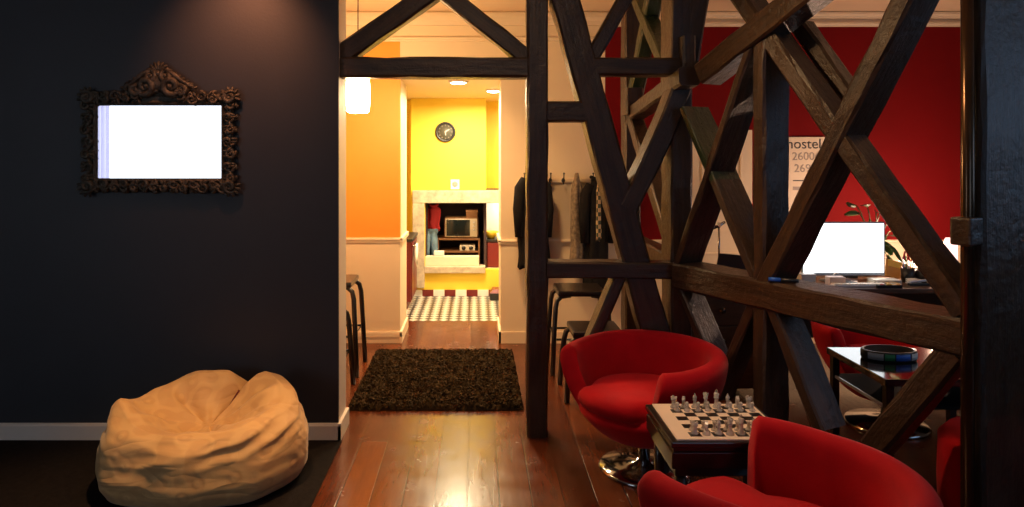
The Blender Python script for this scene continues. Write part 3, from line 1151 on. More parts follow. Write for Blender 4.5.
# ------------------------------------------------------------------ stools in the hall
def stool(c, h, label, rz=0.0, w=0.36):
    r = thing('bar_stool', label, 'stool', (c[0], c[1], 0), 'black stools in the hall')
    R = Matrix.Translation((c[0], c[1], 0)) @ Matrix.Rotation(rz, 4, 'Z')
    b = MB(); b.box(-w / 2, w / 2, -w / 2, w / 2, h - 0.045, h, 0.016, R); b.build('seat', 'blackwood', r)
    k = w / 2
    for sx in (-1, 1):
        for sy in (-1, 1):
            pts = [V(sx * (k - .10), sy * (k - .05), h - .040), V(sx * (k - .03), sy * (k - .03), h - .045), V(sx * (k + .005), sy * (k - .02), h - .075), V(sx * (k + .018), sy * (k - .012), h - .13), V(sx * (k + .03), sy * (k + .0), h * .5), V(sx * (k + .045), sy * (k + .02), 0.004)]
            b = MB(); b.tube([R @ p for p in pts], 0.019, 10); b.build('leg', 'blackmetal', r)
    z = h * .42
    pts = [V(sx * (k + .02), sy * (k - .003), z) for sx, sy in ((-1, -1), (1, -1), (1, 1), (-1, 1), (-1, -1))]
    b = MB(); b.tube([R @ p for p in pts], 0.009, 8); b.build('footrest', 'blackmetal', r)
    return r


stool((-1.115, 5.42), 0.705, 'black stool half hidden past the charcoal wall edge, the farther one at the orange wall')
stool((-1.10, 4.86), 0.60, 'lower black stool almost hidden behind the edge of the charcoal wall', w=0.34)
stool((0.80, 5.46), 0.63, 'tall black stool under the coats behind the timber rail')
stool((0.82, 4.86), 0.47, 'low black stool behind the rail, just over the back of the red chair', w=0.34)


# ------------------------------------------------------------------ coat hooks and coats on the cream wall
def hooks():
    y = YB
    z = px(0, 180, y).z
    x0, x1 = px(518, 0, y).x, px(604, 0, y).x
    r = thing('coat_rack', 'thin wall rack with black double hooks on the cream hall wall', 'coat rack', ((x0 + x1) / 2, y, z))
    b = MB(); b.box(x0, x1, y - 0.018, y, z - 0.022, z + 0.012, 0.004); b.build('rail', 'cream', r)
    for i, xx in enumerate((524, 550, 563, 576, 592, 599)):
        x = px(xx, 0, y).x
        b = MB()
        b.tube([V(x, y - .016, z - .006), V(x, y - .045, z - .012), V(x, y - .060, z + .01), V(x, y - .066, z + .055)], [.007, .006, .006, .005], 8)
        b.ball((x, y - .066, z + .058), .009, n=6)
        b.tube([V(x, y - .016, z - .012), V(x, y - .035, z - .035), V(x, y - .05, z - .025)], .005, 8)
        b.ball((x, y - .02, z - .003), .016, .006, .022, n=6)
        b.build('hook', 'blackmetal', r)


hooks()


def garment(name, label, cat, xc, ztop, zbot, w_top, w_bot, m, y=YB - 0.09, depth=0.06, folds=5, seed=1, sleeves=True, collar=True):
    from mathutils import noise
    r = thing(name, label, cat, (xc, y, zbot), 'clothes on the hall hooks')
    b = MB()
    n, k = 56, 18
    rs = []
    for j in range(k + 1):
        f = j / k
        z = ztop + (zbot - ztop) * f
        sh = sm(0, .16, f)
        w = (w_top * .35 + (w_top - w_top * .35) * sh) + (w_bot - w_top) * f
        dd = depth * (.45 + .55 * sh)
        ring = []
        for i in range(n):
            a = 2 * PI * i / n
            fo = 1 + .16 * sh * math.sin(a * folds + seed + 1.5 * noise.noise(V(a, f * 2, seed)))
            ring.append(V(xc + w / 2 * math.cos(a) * fo + .010 * noise.noise(V(f * 5, seed, 2)), y + min(dd * math.sin(a) * fo, .075), z + (.014 * math.sin(a * 3 + seed) if j == k else 0)))
        rs.append(ring)
    b.rings(rs)
    b.build('body', m, r)
    if sleeves:
        for s in (-1, 1):
            b = MB()
            xs = xc + s * w_top * .46
            b.tube([V(xs - s * .03, y - .02, ztop - .06), V(xs + s * .012, y - .035, ztop - .14), V(xs + s * .03, y - .045, ztop - .32), V(xs + s * .022, y - .05, max(zbot + .04, ztop - .56))], [.04, .05, .046, .036], 12)
            b.build('sleeve', m, r)
    if collar:
        b = MB()
        b.tube([V(xc + .05 * math.cos(t), y - .02 + .03 * math.sin(t), ztop + .0 + .008 * math.cos(2 * t)) for t in [i / 10 * 2 * PI for i in range(11)]], .016, 8)
        b.build('collar', m, r)
    return r


yb = YB
garment('jacket', 'black jacket hanging behind the doorway post', 'jacket', px(533, 0, 6.08).x, px(0, 172, 6.08).z, px(0, 268, 6.08).z, .22, .26, 'blackcloth', seed=1)
garment('shawl', 'thin grey tweed shawl hanging beside the black coat', 'shawl', px(577, 0, 6.08).x, px(0, 173, 6.08).z, px(0, 275, 6.08).z, .085, .11, 'greycloth', depth=.05, folds=4, seed=3, sleeves=False, collar=False)
garment('coat', 'long black coat hanging on the hall wall next to the red wall', 'coat', px(595, 0, 6.08).x + .015, px(0, 178, 6.08).z, px(0, 292, 6.08).z, .19, .22, 'blackcloth', depth=.07, seed=5)
o = garment('scarf', 'narrow patterned scarf hanging over the long black coat', 'scarf', px(598.5, 0, 5.93).x, px(0, 182, 5.93).z, px(0, 240, 5.93).z, .035, .045, 'printcloth', y=5.945, depth=.018, folds=3, seed=2, sleeves=False, collar=False)


# ------------------------------------------------------------------ pendant in the hall and lamps
def pendant():
    Y = 5.0
    p = px(358, 95, Y)
    r = thing('pendant_lamp', 'glowing white glass cylinder pendant hanging in the hall by the orange wall', 'lamp', (p.x, p.y, p.z - .13))
    b = MB(); b.lathe([(0, -.125), (.072, -.125), (.080, -.11), (.086, 0), (.080, .11), (.070, .122), (0, .122)], p, 32); b.build('glass_shade', 'pendant', r)
    b = MB(); b.lathe([(.004, .12), (.004, ZC - p.z - .02)], p, 8); b.build('cord', 'blackmetal', r)
    b = MB(); b.lathe([(.024, .12), (.022, .155), (.008, .17), (0, .17)], p, 16); b.build('lamp_holder', 'chrome', r)
    b = MB(); b.lathe([(0, ZC - p.z - .025), (.045, ZC - p.z - .025), (.05, ZC - p.z - .001), (0, ZC - p.z - .001)], p, 20); b.build('ceiling_rose', 'white', r)


pendant()


def downlight(loc, rad, m, label, name='ceiling_light', z=ZC, group='recessed ceiling lights'):
    r = thing(name, label, 'ceiling light', (loc[0], loc[1], z - .02), group)
    c = (loc[0], loc[1], z)
    b = MB(); b.lathe([(rad, -.001), (rad + .018, -.001), (rad + .018, -.012), (rad, -.016)], c, 28); b.build('rim', 'white', r)
    b = MB(); b.lathe([(0, -.002), (rad, -.002), (rad * .9, -.018), (rad * .5, -.026), (0, -.028)], c, 28); b.build('glowing_diffuser', m, r)
    return r


def lamp(loc, energy, col, kind='POINT', size=.06, rot=None, spot=None, blend=.6):
    l = bpy.data.lights.new('lamp_light', kind)
    l.energy = energy
    l.color = col
    if kind == 'SPOT':
        l.spot_size = spot; l.spot_blend = blend; l.shadow_soft_size = size
    elif kind == 'AREA':
        l.shape = 'DISK'; l.size = size
    else:
        l.shadow_soft_size = size
    o = bpy.data.objects.new('lamp_light', l)
    o.location = loc
    if rot:
        o.rotation_euler = rot
    C.objects.link(o)
    return o


WARM = (1.0, .70, .38)
downlight((-.16, 6.36), .075, 'bulb', 'round glowing ceiling light just inside the kitchen passage', z=2.33)
downlight((.185, 7.2), .075, 'bulb', 'round glowing ceiling light deeper in the kitchen, right of the other', z=2.33)
lamp((-.2, 7.35, 2.25), 54, (1, .80, .50), 'AREA', .25)
lamp((.45, 7.6, 2.25), 34, (1, .80, .50), 'AREA', .25)
lamp((-.16, 6.40, 2.27), 12, (1, .80, .50), 'AREA', .15)
lamp((.1, 5.2, ZC - .05), 150, (1, .58, .26), 'SPOT', .12, (0, math.radians(20), 0), math.radians(125), .6)                 # unseen spot added to brighten the hall, turned away from the red wall
lamp((-1.38, 3.45, ZC - .06), 62, (1, .36, .16), 'SPOT', .05, (math.radians(44), 0, 0), math.radians(78), 1.0)   # lounge downlight washing the dark wall
lamp((-1.0, 3.0, ZC - .06), 235, (1, .56, .24), 'SPOT', .06, (math.radians(-4), math.radians(9), 0), math.radians(60), .7)
lamp((1.0, 2.95, ZC - .06), 66, (1, .66, .40), 'SPOT', .08, (0, 0, 0), math.radians(58), .8)
lamp((3.4, 4.9, ZC - .1), 2, (1, .55, .25), 'AREA', .2)
lamp(((951 - CX) / F * 5.2 - .02, 5.30, .98), 62, (1, .62, .42), 'POINT', .03)
lamp((.42, YK + .35, 1.20), 5, (1, .9, .7), 'AREA', .12)  # added fill that brightens the white tiles right of the hearth
lamp((-.2, YK + .12, 1.08), 1.5, (1, .8, .5), 'AREA', .1)  # added fill for the television alcove, no fixture there
lamp((.05, 2.72, ZC - .05), 8, (1, .66, .42), 'AREA', .12)
aim = V(1.55, 3.15, 1.75) - V(.15, 2.85, ZC - .06)
lamp((.15, 2.85, ZC - .06), 66, (1, .58, .24), 'SPOT', .05, aim.to_track_quat('-Z', 'Y').to_euler(), math.radians(62), .8)
downlight((.05, 2.72), .05, 'neutral', 'small round ceiling light over the lounge floorboards')


# ------------------------------------------------------------------ kitchen things
def kitchen():
    k = YK
    # stone surround of the raised hearth
    r = thing('hearth_surround', 'speckled beige stone surround of the raised kitchen hearth', 'hearth', (0, k, 0))
    b = MB(); b.box(-.745, .78, k - .05, k + .06, 1.098, 1.245, .008); b.build('lintel', 'stone', r)
    b = MB(); b.box(-.745, -.605, k - .045, k + .05, .10, 1.098, .008); b.build('jamb', 'stone', r)
    b = MB(); b.box(-.605, .11, k - .05, k + .14, .275, .352, .008); b.build('ledge', 'stone', r)
    b = MB(); b.box(-.60, .035, k + .02, k + .14, .352, .462, .006); b.build('sill', 'hearth', r)
    # clock
    c = px(445.5, 132, k)
    r = thing('wall_clock', 'round black clock high on the yellow kitchen wall', 'clock', (c.x, k, c.z))
    RX = Matrix.Rotation(PI / 2, 4, 'X')
    b = MB(); b.lathe([(0, 0), (.118, 0), (.118, .028), (.106, .036), (.096, .026), (0, .026)], c, 40, RX); b.build('case', 'dark', r)
    b = MB(); b.lathe([(0, .026), (.09, .026), (.09, .028), (0, .028)], c, 40, RX); dial = b.build('dial', 'clockface', r)
    for i in range(12):
        a = i * PI / 6
        b = MB(); b.box(-.004, .004, -.032, -.029, .068, .084, mtx=Matrix.Translation(c) @ Matrix.Rotation(a, 4, 'Y'))
        b.build('hour_mark', 'greyink', dial)
    for ang, L in ((math.radians(55), .055), (math.radians(175), .040)):
        b = MB(); b.box(-.005, .005, -.035, -.033, -.01, L, mtx=Matrix.Translation(c) @ Matrix.Rotation(ang, 4, 'Y')); b.build('hand', 'paper', r)
    # plate above the hearth
    c = px(455, 184.5, k)
    r = thing('wall_plate', 'small white square plate with a grey ring on the yellow wall above the stone lintel', 'plate', (c.x, k, c.z))
    b = MB(); b.box(c.x - .052, c.x + .052, k - .014, k, c.z - .058, c.z + .058, .006); b.build('plate', 'splash', r)
    b = MB(); b.lathe([(.020, .014), (.032, .014), (.032, .017), (.020, .017)], c + V(0, 0, .006), 24, RX); b.build('ring', 'greyink', r)
    # television
    Y = k + .32
    a, e = px(444, 238, Y), px(478.5, 217.5, Y)
    r = thing('television', 'old wooden cased television on the shelf unit in the hearth alcove', 'television', ((a.x + e.x) / 2, Y + .15, a.z))
    b = MB(); b.box(a.x, e.x, Y, Y + .26, a.z, e.z, .03); b.box(a.x + .05, e.x - .05, Y + .24, Y + .34, a.z + .03, e.z - .05, .03); b.build('case', 'tvcase', r)
    b = MB(); b.box(a.x + .014, e.x - .014, Y - .010, Y + .01, a.z + .014, e.z - .014, .012); b.build('bezel', 'putty', r)
    b = MB(); t = bmesh.new(); bmesh.ops.create_grid(t, x_segments=10, y_segments=10, size=.5)
    xa, xb = a.x + .032, e.x - .105
    mid = ((xa + xb) / 2, Y - .010, (a.z + e.z) / 2)
    for v in t.verts:
        u, w = v.co.x, v.co.y
        v.co = V(mid[0] + u * (xb - xa), mid[1] - .018 * (1 - 2.2 * u * u) * (1 - 2.2 * w * w), mid[2] + w * (e.z - a.z - .055))
    b.add(t, None, True); b.build('screen', 'tvscreen', r)
    for i in range(3):
        b = MB(); b.lathe([(0, 0), (.012, 0), (.010, .014), (0, .014)], V(e.x - .055, Y - .010, e.z - .06 - i * .045), 14, RX); b.build('knob', 'silver', r)
    # shelf unit
    s0, s1, z1, z0 = px(437, 0, Y).x, px(480, 0, Y).x, a.z - .001, .312
    r = thing('shelf_unit', 'low brown wooden shelf unit holding the television in the alcove', 'shelf unit', ((s0 + s1) / 2, Y + .1, z0))
    for nm, bx in (('top', (s0, s1, z1 - .024, z1)), ('shelf', (s0 + .02, s1 - .02, (z0 + z1) / 2 - .012, (z0 + z1) / 2 + .010)), ('side_panel', (s0, s0 + .022, z0, z1 - .024)), ('side_panel', (s1 - .022, s1, z0, z1 - .024))):
        b = MB(); b.box(bx[0], bx[1], Y - .02, Y + .34, bx[2], bx[3], .003); b.build(nm, 'wood', r)
    b = MB(); zz = (z0 + z1) / 2 + .011
    b.box(s1 - .25, s1 - .06, Y, Y + .2, zz, zz + .068, .01)
    o = b.build('radio', 'putty', origin=(s1 - .15, Y + .1, zz)); tag(o, 'pale radio on the middle shelf under the television', 'radio')
    for i in range(2):
        b = MB(); b.lathe([(0, 0), (.026, 0), (.024, .006), (0, .006)], V(s1 - .20 + i * .09, Y, zz + .034), 18, RX)
        b.build('speaker', 'dark', o)
    b = MB(); b.box(-.30, -.06, Y + .02, Y + .26, e.z + .0, e.z + .0)
    b.b.free()
    b = MB(); xx = px(471, 0, Y).x
    b.box(xx - .06, xx + .08, Y + .03, Y + .17, e.z, e.z + .085, .006)
    o = b.build('wooden_box', 'wood', origin=(xx, Y + .1, e.z)); tag(o, 'small brown box lying on top of the television', 'box')
    b = MB(); b.box(xx - .064, xx + .084, Y + .026, Y + .174, e.z + .065, e.z + .09, .004); b.build('lid', 'tvcase', o)
    # white box on the sill
    p = px(439.5, 0, k + .07)
    b = MB(); b.box(p.x - .065, p.x + .055, k + .03, k + .12, .462, .522, .004); o = b.build('carton', 'paper', origin=(p.x, k + .07, .462)); tag(o, 'small white carton on the pale hearth sill', 'carton')
    b = MB(); b.box(p.x - .05, p.x + .04, k + .027, k + .030, .475, .51); b.build('paper_label', 'splash', o)
    # clothes hanging in the alcove
    garment('shirt', 'red shirt hanging at the side of the hearth alcove', 'shirt', px(434, 0, k + .45).x, px(0, 205, k + .4).z, px(0, 230, k + .4).z, .17, .15, 'redcloth', y=k + .36, depth=.05, seed=4, sleeves=False)
    r = thing('jeans', 'pale blue jeans hanging below the red shirt in the alcove', 'jeans', (px(432, 0, k + .45).x, k + .32, .60))
    for s in (-1, 1):
        b = MB(); xx = px(431, 0, k + .35).x + s * .040
        b.tube([V(xx - s * .01, k + .30, .73), V(xx, k + .29, .64), V(xx + s * .01, k + .29, .50), V(xx + s * .012, k + .30, .35)], [.040, .046, .042, .038], 12); b.build('trouser_leg', 'denim', r)
    b = MB(); b.lathe([(.070, .70), (.078, .73), (.074, .76), (.0, .76)], V(px(432, 0, k + .35).x, k + .30, 0), 20, None, 1, .5); b.build('waistband', 'denim', r)
    # maroon cupboard and a bowl
    r = thing('cupboard', 'maroon kitchen cupboard standing right of the hearth alcove', 'cupboard', (.43, k + .35, .31))
    b = MB(); b.box(.13, .73, k + .16, k + .58, .312, .62, .004); b.build('body', 'maroon', r)
    for i in range(2):
        b = MB(); b.box(.14 + i * .295, .425 + i * .295, k + .145, k + .16, .325, .605, .004); d = b.build('door', 'maroon', r)
        b = MB(); b.tube([V(.40 + i * .06, k + .145, .50), V(.40 + i * .06, k + .125, .505), V(.40 + i * .06, k + .125, .555), V(.40 + i * .06, k + .145, .56)], .005, 8); b.build('handle', 'chrome', d)
    b = MB(); b.box(.12, .735, k + .14, k + .59, .62, .645, .004); b.build('worktop', 'dark', r)
    p = px(491, 0, k + .3)
    b = MB(); b.lathe([(0, 0), (.04, 0), (.085, .05), (.095, .085), (.088, .085), (.06, .03), (0, .015)], V(p.x, k + .3, .646), 24); tag(b.build('bowl', 'yellowplastic', origin=(p.x, k + .3, .646)), 'yellow bowl on the maroon cupboard', 'bowl')
    # counter at the left with towel
    r = thing('counter', 'dark maroon kitchen counter just inside the passage on the left', 'counter', (-1.0, 7.85, 0))
    b = MB(); b.box(-1.3, -.70, 7.52, 8.17, .08, .73, .004); b.box(-1.3, -.74, 7.55, 8.15, 0, .08); b.build('body', 'maroon', r)
    b = MB(); b.box(-1.31, -.68, 7.50, 8.19, .73, .76, .005); b.build('worktop', 'dark', r)
    for i in range(2):
        b = MB(); b.box(-.70, -.688, 7.54 + i * .31, 7.83 + i * .31, .10, .71, .004); b.build('door', 'maroon', r)
    b = MB(); b.tube([V(-.688, 7.54, .675), V(-.655, 7.54, .675), V(-.655, 7.82, .675), V(-.688, 7.82, .675)], .006, 8); b.build('towel_bar', 'chrome', r)
    b = MB()
    rs = []
    for z in (.690, .680, .55, .45):
        rs.append([V(-.655 + (.012 if z < .685 else 0) + .004 * math.sin(i * 1.1), 7.58 + .016 * i, z) for i in range(13)] + [V(-.655 - (.010 if z < .685 else 0), 7.58 + .016 * i, z + (.08 if z == .45 else 0)) for i in range(12, -1, -1)])
    b.rings(rs); tag(b.build('towel', 'towel', origin=(-.655, 7.68, .45)), 'white towel hanging from the bar of the dark kitchen counter', 'towel')
    # black box by the hearth
    p = px(495, 0, k - .2)
    r = thing('toolbox', 'small black box on the checkered tiles in front of the hearth', 'box', (p.x + .05, k - .18, 0))
    b = MB(); b.box(p.x - .06, p.x + .2, k - .28, k - .08, 0, .085, .012); b.build('body', 'dark', r)
    b = MB(); b.prism([(p.x - .06, k - .28, .085), (p.x + .2, k - .28, .085), (p.x + .2, k - .25, .125), (p.x - .02, k - .25, .125)], (0, .16, 0)); b.build('lid', 'maroon', r)


M['clockface'] = mat('clock_face', (0.10, 0.10, 0.075), 0.35, var=0.1)
M['pipebrown'] = mat('brown_pipe', (0.10, 0.055, 0.03), 0.22, 0.75, var=0.25, scale=9)
for ch in pr.children:
    if ch.name.startswith('pipe'):
        ch.data.materials[0] = M['pipebrown']
kitchen()


# ------------------------------------------------------------------ office beyond the cage
def office():
    DZ, y0, y1 = .75, 4.75, 5.45
    r = thing('desk', 'long brown wooden desk behind the timber cage, loaded with office clutter', 'desk', (2.7, 5.1, 0))
    b = MB(); b.box(1.42, 4.2, y0, y1, DZ - .035, DZ, .006); b.build('desk_top', 'deskwood', r)
    b = MB(); b.box(1.45, 1.90, y0 + .03, y1 - .03, .06, DZ - .035, .005); pd = b.build('pedestal', 'deskwood', r)
    for i, (za, zb) in enumerate(((.50, .70), (.29, .49), (.08, .28))):
        b = MB(); b.box(1.465, 1.885, y0 + .012, y0 + .03, za, zb, .004); d = b.build('drawer', 'deskwood', r)
        b = MB(); b.lathe([(0, 0), (.018, 0), (.014, .012), (.02, .022), (0, .024)], V(1.675, y0 + .012, (za + zb) / 2), 16, Matrix.Rotation(PI / 2, 4, 'X')); b.build('knob', 'blackmetal', d)
    b = MB(); b.box(4.12, 4.16, y0 + .03, y1 - .03, 0, DZ - .035, .004); b.build('side_panel', 'deskwood', r)
    b = MB(); b.box(1.9, 4.12, y1 - .06, y1 - .04, .25, DZ - .035); b.build('back_panel', 'deskwood', r)
    # monitor
    Y = 4.98
    a, e = px(802, 274, Y), px(885, 222, Y)
    r = thing('monitor', 'white lit computer monitor on the desk seen through the timber cage', 'monitor', ((a.x + e.x) / 2, Y + .05, DZ))
    b = MB(); b.box(a.x, e.x, Y, Y + .03, a.z - .012, e.z, .006); b.box(a.x + .1, e.x - .1, Y + .03, Y + .06, a.z + .05, e.z - .06, .02); b.build('housing', 'bezel', r)
    b = MB(); b.box(a.x + .010, e.x - .010, Y - .003, Y + .001, a.z + .010, e.z - .010); b.build('screen', 'screen', r)
    mx = (a.x + e.x) / 2
    b = MB(); b.box(mx - .03, mx + .03, Y + .06, Y + .085, DZ + .01, a.z + .15, .005); b.build('stand_neck', 'bezel', r)
    b = MB(); b.lathe([(0, 0), (.13, 0), (.13, .008), (.03, .016), (0, .016)], V(mx, Y + .07, DZ), 32, None, 1, .7); b.build('stand_foot', 'bezel', r)
    # keyboard
    r = thing('keyboard', 'pale keyboard lying on the desk below the lit monitor', 'keyboard', (mx + .05, y0 + .13, DZ))
    b = MB(); b.box(mx - .17, mx + .20, y0 + .03, y0 + .09, DZ, DZ + .018, .004); b.build('case', 'silver', r)
    b = MB()
    for i in range(13):
        for j in range(3):
            b.box(mx - .16 + i * .027, mx - .137 + i * .027, y0 + .036 + j * .017, y0 + .050 + j * .017, DZ + .018, DZ + .025)
    b.build('keys', 'paper', r)

    def small(name, label, cat, fn, m, c, extra=None, group=None):
        b = MB(); fn(b)
        o = b.build(name, m, origin=c)
        tag(o, label, cat, group)
        if extra:
            for nm, f2, m2 in extra:
                b = MB(); f2(b); b.build(nm, m2, o)
        return o
    # boxes, papers, tape among the clutter, left to right
    def cl(x, y):
        return V((x - CX) / F * y, y, DZ)
    q = cl(806, 4.93); small('card_box', 'small white card box on the desk under the monitor edge, left of the keyboard', 'box', lambda b: b.box(q.x - .05, q.x + .05, q.y - .04, q.y + .04, DZ, DZ + .07, .003), 'paper', q, [('lid', lambda b: b.box(q.x - .053, q.x + .053, q.y - .043, q.y + .043, DZ + .055, DZ + .074, .002), 'splash')])
    q2 = cl(842, 5.22); small('telephone', 'dark desk telephone half hidden beneath the monitor', 'telephone', lambda b: b.prism([(q2.x - .08, q2.y - .07, DZ), (q2.x - .08, q2.y + .09, DZ), (q2.x - .08, q2.y + .09, DZ + .07), (q2.x - .08, q2.y - .07, DZ + .025)], (.16, 0, 0)), 'dark', q2, [('handset', lambda b: b.tube([V(q2.x - .05, q2.y - .05, DZ + .055), V(q2.x - .05, q2.y, DZ + .085), V(q2.x - .05, q2.y + .06, DZ + .09)], [.02, .013, .02], 8), 'dark')])
    q3 = cl(884, 4.93)
    small('paper_stack', 'loose stack of white papers at the right foot of the monitor', 'papers', lambda b: [b.box(-.09, .09, -.06, .06, .004 * i, .004 * i + .0038, 0, Matrix.Translation(q3) @ Matrix.Rotation(.12 * math.sin(i * 2.2), 4, 'Z')) for i in range(9)], 'paper', q3)
    q4 = cl(892, 5.15)
    small('envelope', 'ochre padded envelope leaning among the clutter beside the monitor', 'envelope', lambda b: b.box(-.055, .055, -.012, .012, 0, .13, .008, Matrix.Translation(q4 + V(0, 0, .003)) @ Matrix.Rotation(.25, 4, 'Y') @ Matrix.Rotation(-.2, 4, 'X')), 'kraft', q4, [('flap', lambda b: b.box(-.05, .05, -.016, -.012, .08, .125, 0, Matrix.Translation(q4 + V(0, 0, .003)) @ Matrix.Rotation(.25, 4, 'Y') @ Matrix.Rotation(-.2, 4, 'X')), 'yellowplastic')])
    q5 = cl(893, 4.83)
    small('tape_roll', 'roll of clear tape lying on the desk in front of the pencil pot', 'tape', lambda b: b.lathe([(.022, 0), (.045, 0), (.045, .022), (.022, .022), (.022, 0)], q5, 24), 'kraft', q5, [('core', lambda b: b.lathe([(.018, 0), (.022, 0), (.022, .022), (.018, .022), (.018, 0)], q5, 20), 'paper')])
    q6 = cl(919, 4.86)
    small('stapler', 'small dark stapler on the desk front right of the pencil pot', 'stapler', lambda b: b.box(q6.x - .07, q6.x + .07, q6.y - .018, q6.y + .018, DZ, DZ + .016, .004), 'dark', q6, [('arm', lambda b: b.box(-.065, .065, -.015, .015, 0, .016, .005, Matrix.Translation(q6 + V(0, 0, .024)) @ Matrix.Rotation(-.12, 4, 'Y')), 'silver')])
    q7 = cl(946, 4.86)
    small('book', 'pale book lying on the desk right of the pencil pot', 'book', lambda b: b.box(q7.x - .08, q7.x + .10, q7.y - .09, q7.y + .09, DZ + .004, DZ + .032), 'paper', q7, [('cover', lambda b: (b.box(q7.x - .083, q7.x + .103, q7.y - .093, q7.y + .093, DZ, DZ + .004), b.box(q7.x - .083, q7.x + .103, q7.y - .093, q7.y + .093, DZ + .032, DZ + .036), b.box(q7.x - .085, q7.x - .08, q7.y - .093, q7.y + .093, DZ, DZ + .036)), 'putty')])
    qa = cl(836, 4.87); small('tissue_box', 'pale pink tissue box on the desk in front of the monitor stand', 'box', lambda b: b.box(qa.x - .06, qa.x + .05, qa.y - .035, qa.y + .035, DZ, DZ + .062, .004, None), 'pinkcard', qa, [('tissue', lambda b: b.tube([V(qa.x - .02, qa.y, DZ + .073), V(qa.x, qa.y, DZ + .088), V(qa.x + .02, qa.y, DZ + .082)], [.004, .014, .004], 8, .4), 'paper')])
    qb = cl(886, 4.79); small('pen_tray', 'shallow black tray of odds and ends at the desk edge right of the keyboard', 'tray', lambda b: (b.box(qb.x - .07, qb.x + .09, qb.y - .03, qb.y + .03, DZ, DZ + .005), b.box(qb.x - .07, qb.x + .09, qb.y - .033, qb.y - .03, DZ, DZ + .022), b.box(qb.x - .07, qb.x + .09, qb.y + .03, qb.y + .033, DZ, DZ + .022), b.box(qb.x - .073, qb.x - .07, qb.y - .033, qb.y + .033, DZ, DZ + .022), b.box(qb.x + .09, qb.x + .093, qb.y - .033, qb.y + .033, DZ, DZ + .022)), 'dark', qb, [('clip', lambda b: b.ball((qb.x - .03, qb.y, DZ + .016), .02, .012, .010), 'redplastic'), ('clip', lambda b: b.ball((qb.x + .02, qb.y, DZ + .018), .02, .012, .011), 'kraft'), ('clip', lambda b: b.ball((qb.x + .06, qb.y, DZ + .014), .018, .012, .008), 'paper')])
    qc = cl(914, 4.92); small('note_block', 'crumpled pile of white notes right in front of the pencil pot', 'papers', lambda b: [b.box(-.04, .04, -.035, .035, .006 * i, .006 * i + .005, 0, Matrix.Translation(qc) @ Matrix.Rotation(.5 * math.sin(i * 2.7), 4, 'Z')) for i in range(6)], 'paper', qc)
    qd = cl(924, 4.99); small('cactus_pot', 'dark pot of short plants on the desk beside the scissors', 'plant', lambda b: b.lathe([(0, 0), (.055, 0), (.065, .085), (.058, .085), (.05, .02), (0, .02)], qd, 24), 'dark', qd, [('soil', lambda b: b.lathe([(0, .06), (.056, .06), (.05, .07), (0, .072)], qd, 18), 'soil'), ('leaves', lambda b: [b.tube([qd + V(.02 * math.cos(i * 2.4), .02 * math.sin(i * 2.4), .065), qd + V(.045 * math.cos(i * 2.4), .045 * math.sin(i * 2.4), .10 + .03 * (i % 3))], [.008, .003], 6) for i in range(9)], 'greycloth')])
    # pencil pots
    q8 = cl(908, 5.0)
    o = small('pencil_pot', 'black pencil pot with pens on the desk right of the monitor', 'pot', lambda b: b.lathe([(0, 0), (.042, 0), (.046, .10), (.041, .10), (.038, .01), (0, .01)], q8, 24), 'dark', q8)
    for i in range(4):
        b = MB(); a_ = i * 1.7 + .4
        b.tube([q8 + V(.022 * math.cos(a_), .022 * math.sin(a_), .012), q8 + V(.036 * math.cos(a_), .036 * math.sin(a_), .165 + .012 * i)], .0042, 6)
        oo = b.build('pen', ['yellowplastic', 'blueplastic', 'greenplastic', 'dark'][i], origin=q8)
        tag(oo, ['yellow pencil standing in the black pencil pot', 'blue pen standing in the black pencil pot', 'green pen standing in the black pencil pot', 'black pen standing in the black pencil pot'][i], 'pen', 'pens in the pencil pot')
    r = thing('scissors', 'red handled scissors standing in the black pencil pot', 'scissors', q8 + V(0, 0, .012))
    for s in (-1, 1):
        b = MB(); b.tube([q8 + V(s * .004, -.004, .014), q8 + V(s * .006, -.004, .15)], [.003, .005], 6, .5); b.build('blade', 'silver', r)
        b = MB(); cc = q8 + V(s * .017, -.004, .185)
        b.tube([cc + V(.014 * math.cos(t), 0, .034 * math.sin(t)) for t in [i / 14 * 2 * PI for i in range(15)]], .0055, 8); b.build('handle', 'redplastic', r)
    q9 = cl(918, 5.30)
    small('filing_tray', 'grey mesh filing tray full of papers behind the pencil pot', 'tray', lambda b: (b.box(q9.x - .12, q9.x + .12, q9.y - .1, q9.y + .12, DZ, DZ + .006), b.box(q9.x - .13, q9.x - .124, q9.y - .1, q9.y + .12, DZ, DZ + .09), b.box(q9.x + .124, q9.x + .13, q9.y - .1, q9.y + .12, DZ, DZ + .09), b.box(q9.x - .13, q9.x + .13, q9.y + .114, q9.y + .12, DZ, DZ + .09)), 'silver', q9, [('paper_pile', lambda b: [b.box(-.11, .11, -.085, .1, .008 * i + .007, .008 * i + .014, 0, Matrix.Translation(q9) @ Matrix.Rotation(.06 * math.sin(i * 3), 4, 'Z')) for i in range(8)], 'paper')])
    # plant
    q = V((872 - CX) / F * 5.3, 5.3, DZ)
    r = thing('potted_plant', 'leafy green potted plant rising behind the lit monitor', 'plant', q)
    b = MB(); b.lathe([(0, 0), (.065, 0), (.085, .13), (.092, .13), (.092, .15), (.08, .15), (.076, .12), (0, .12)], q, 28); b.build('pot', 'pot', r)
    b = MB(); b.lathe([(0, .12), (.076, .12), (.07, .128), (0, .13)], q, 20); b.build('soil', 'soil', r)
    rg = random.Random(12)
    tips = [(843, 222), (852, 203), (857, 214), (866, 206), (876, 212), (884, 205), (893, 218), (898, 232), (896, 252), (891, 265), (850, 235), (870, 222), (882, 232), (888, 245), (903, 240)]
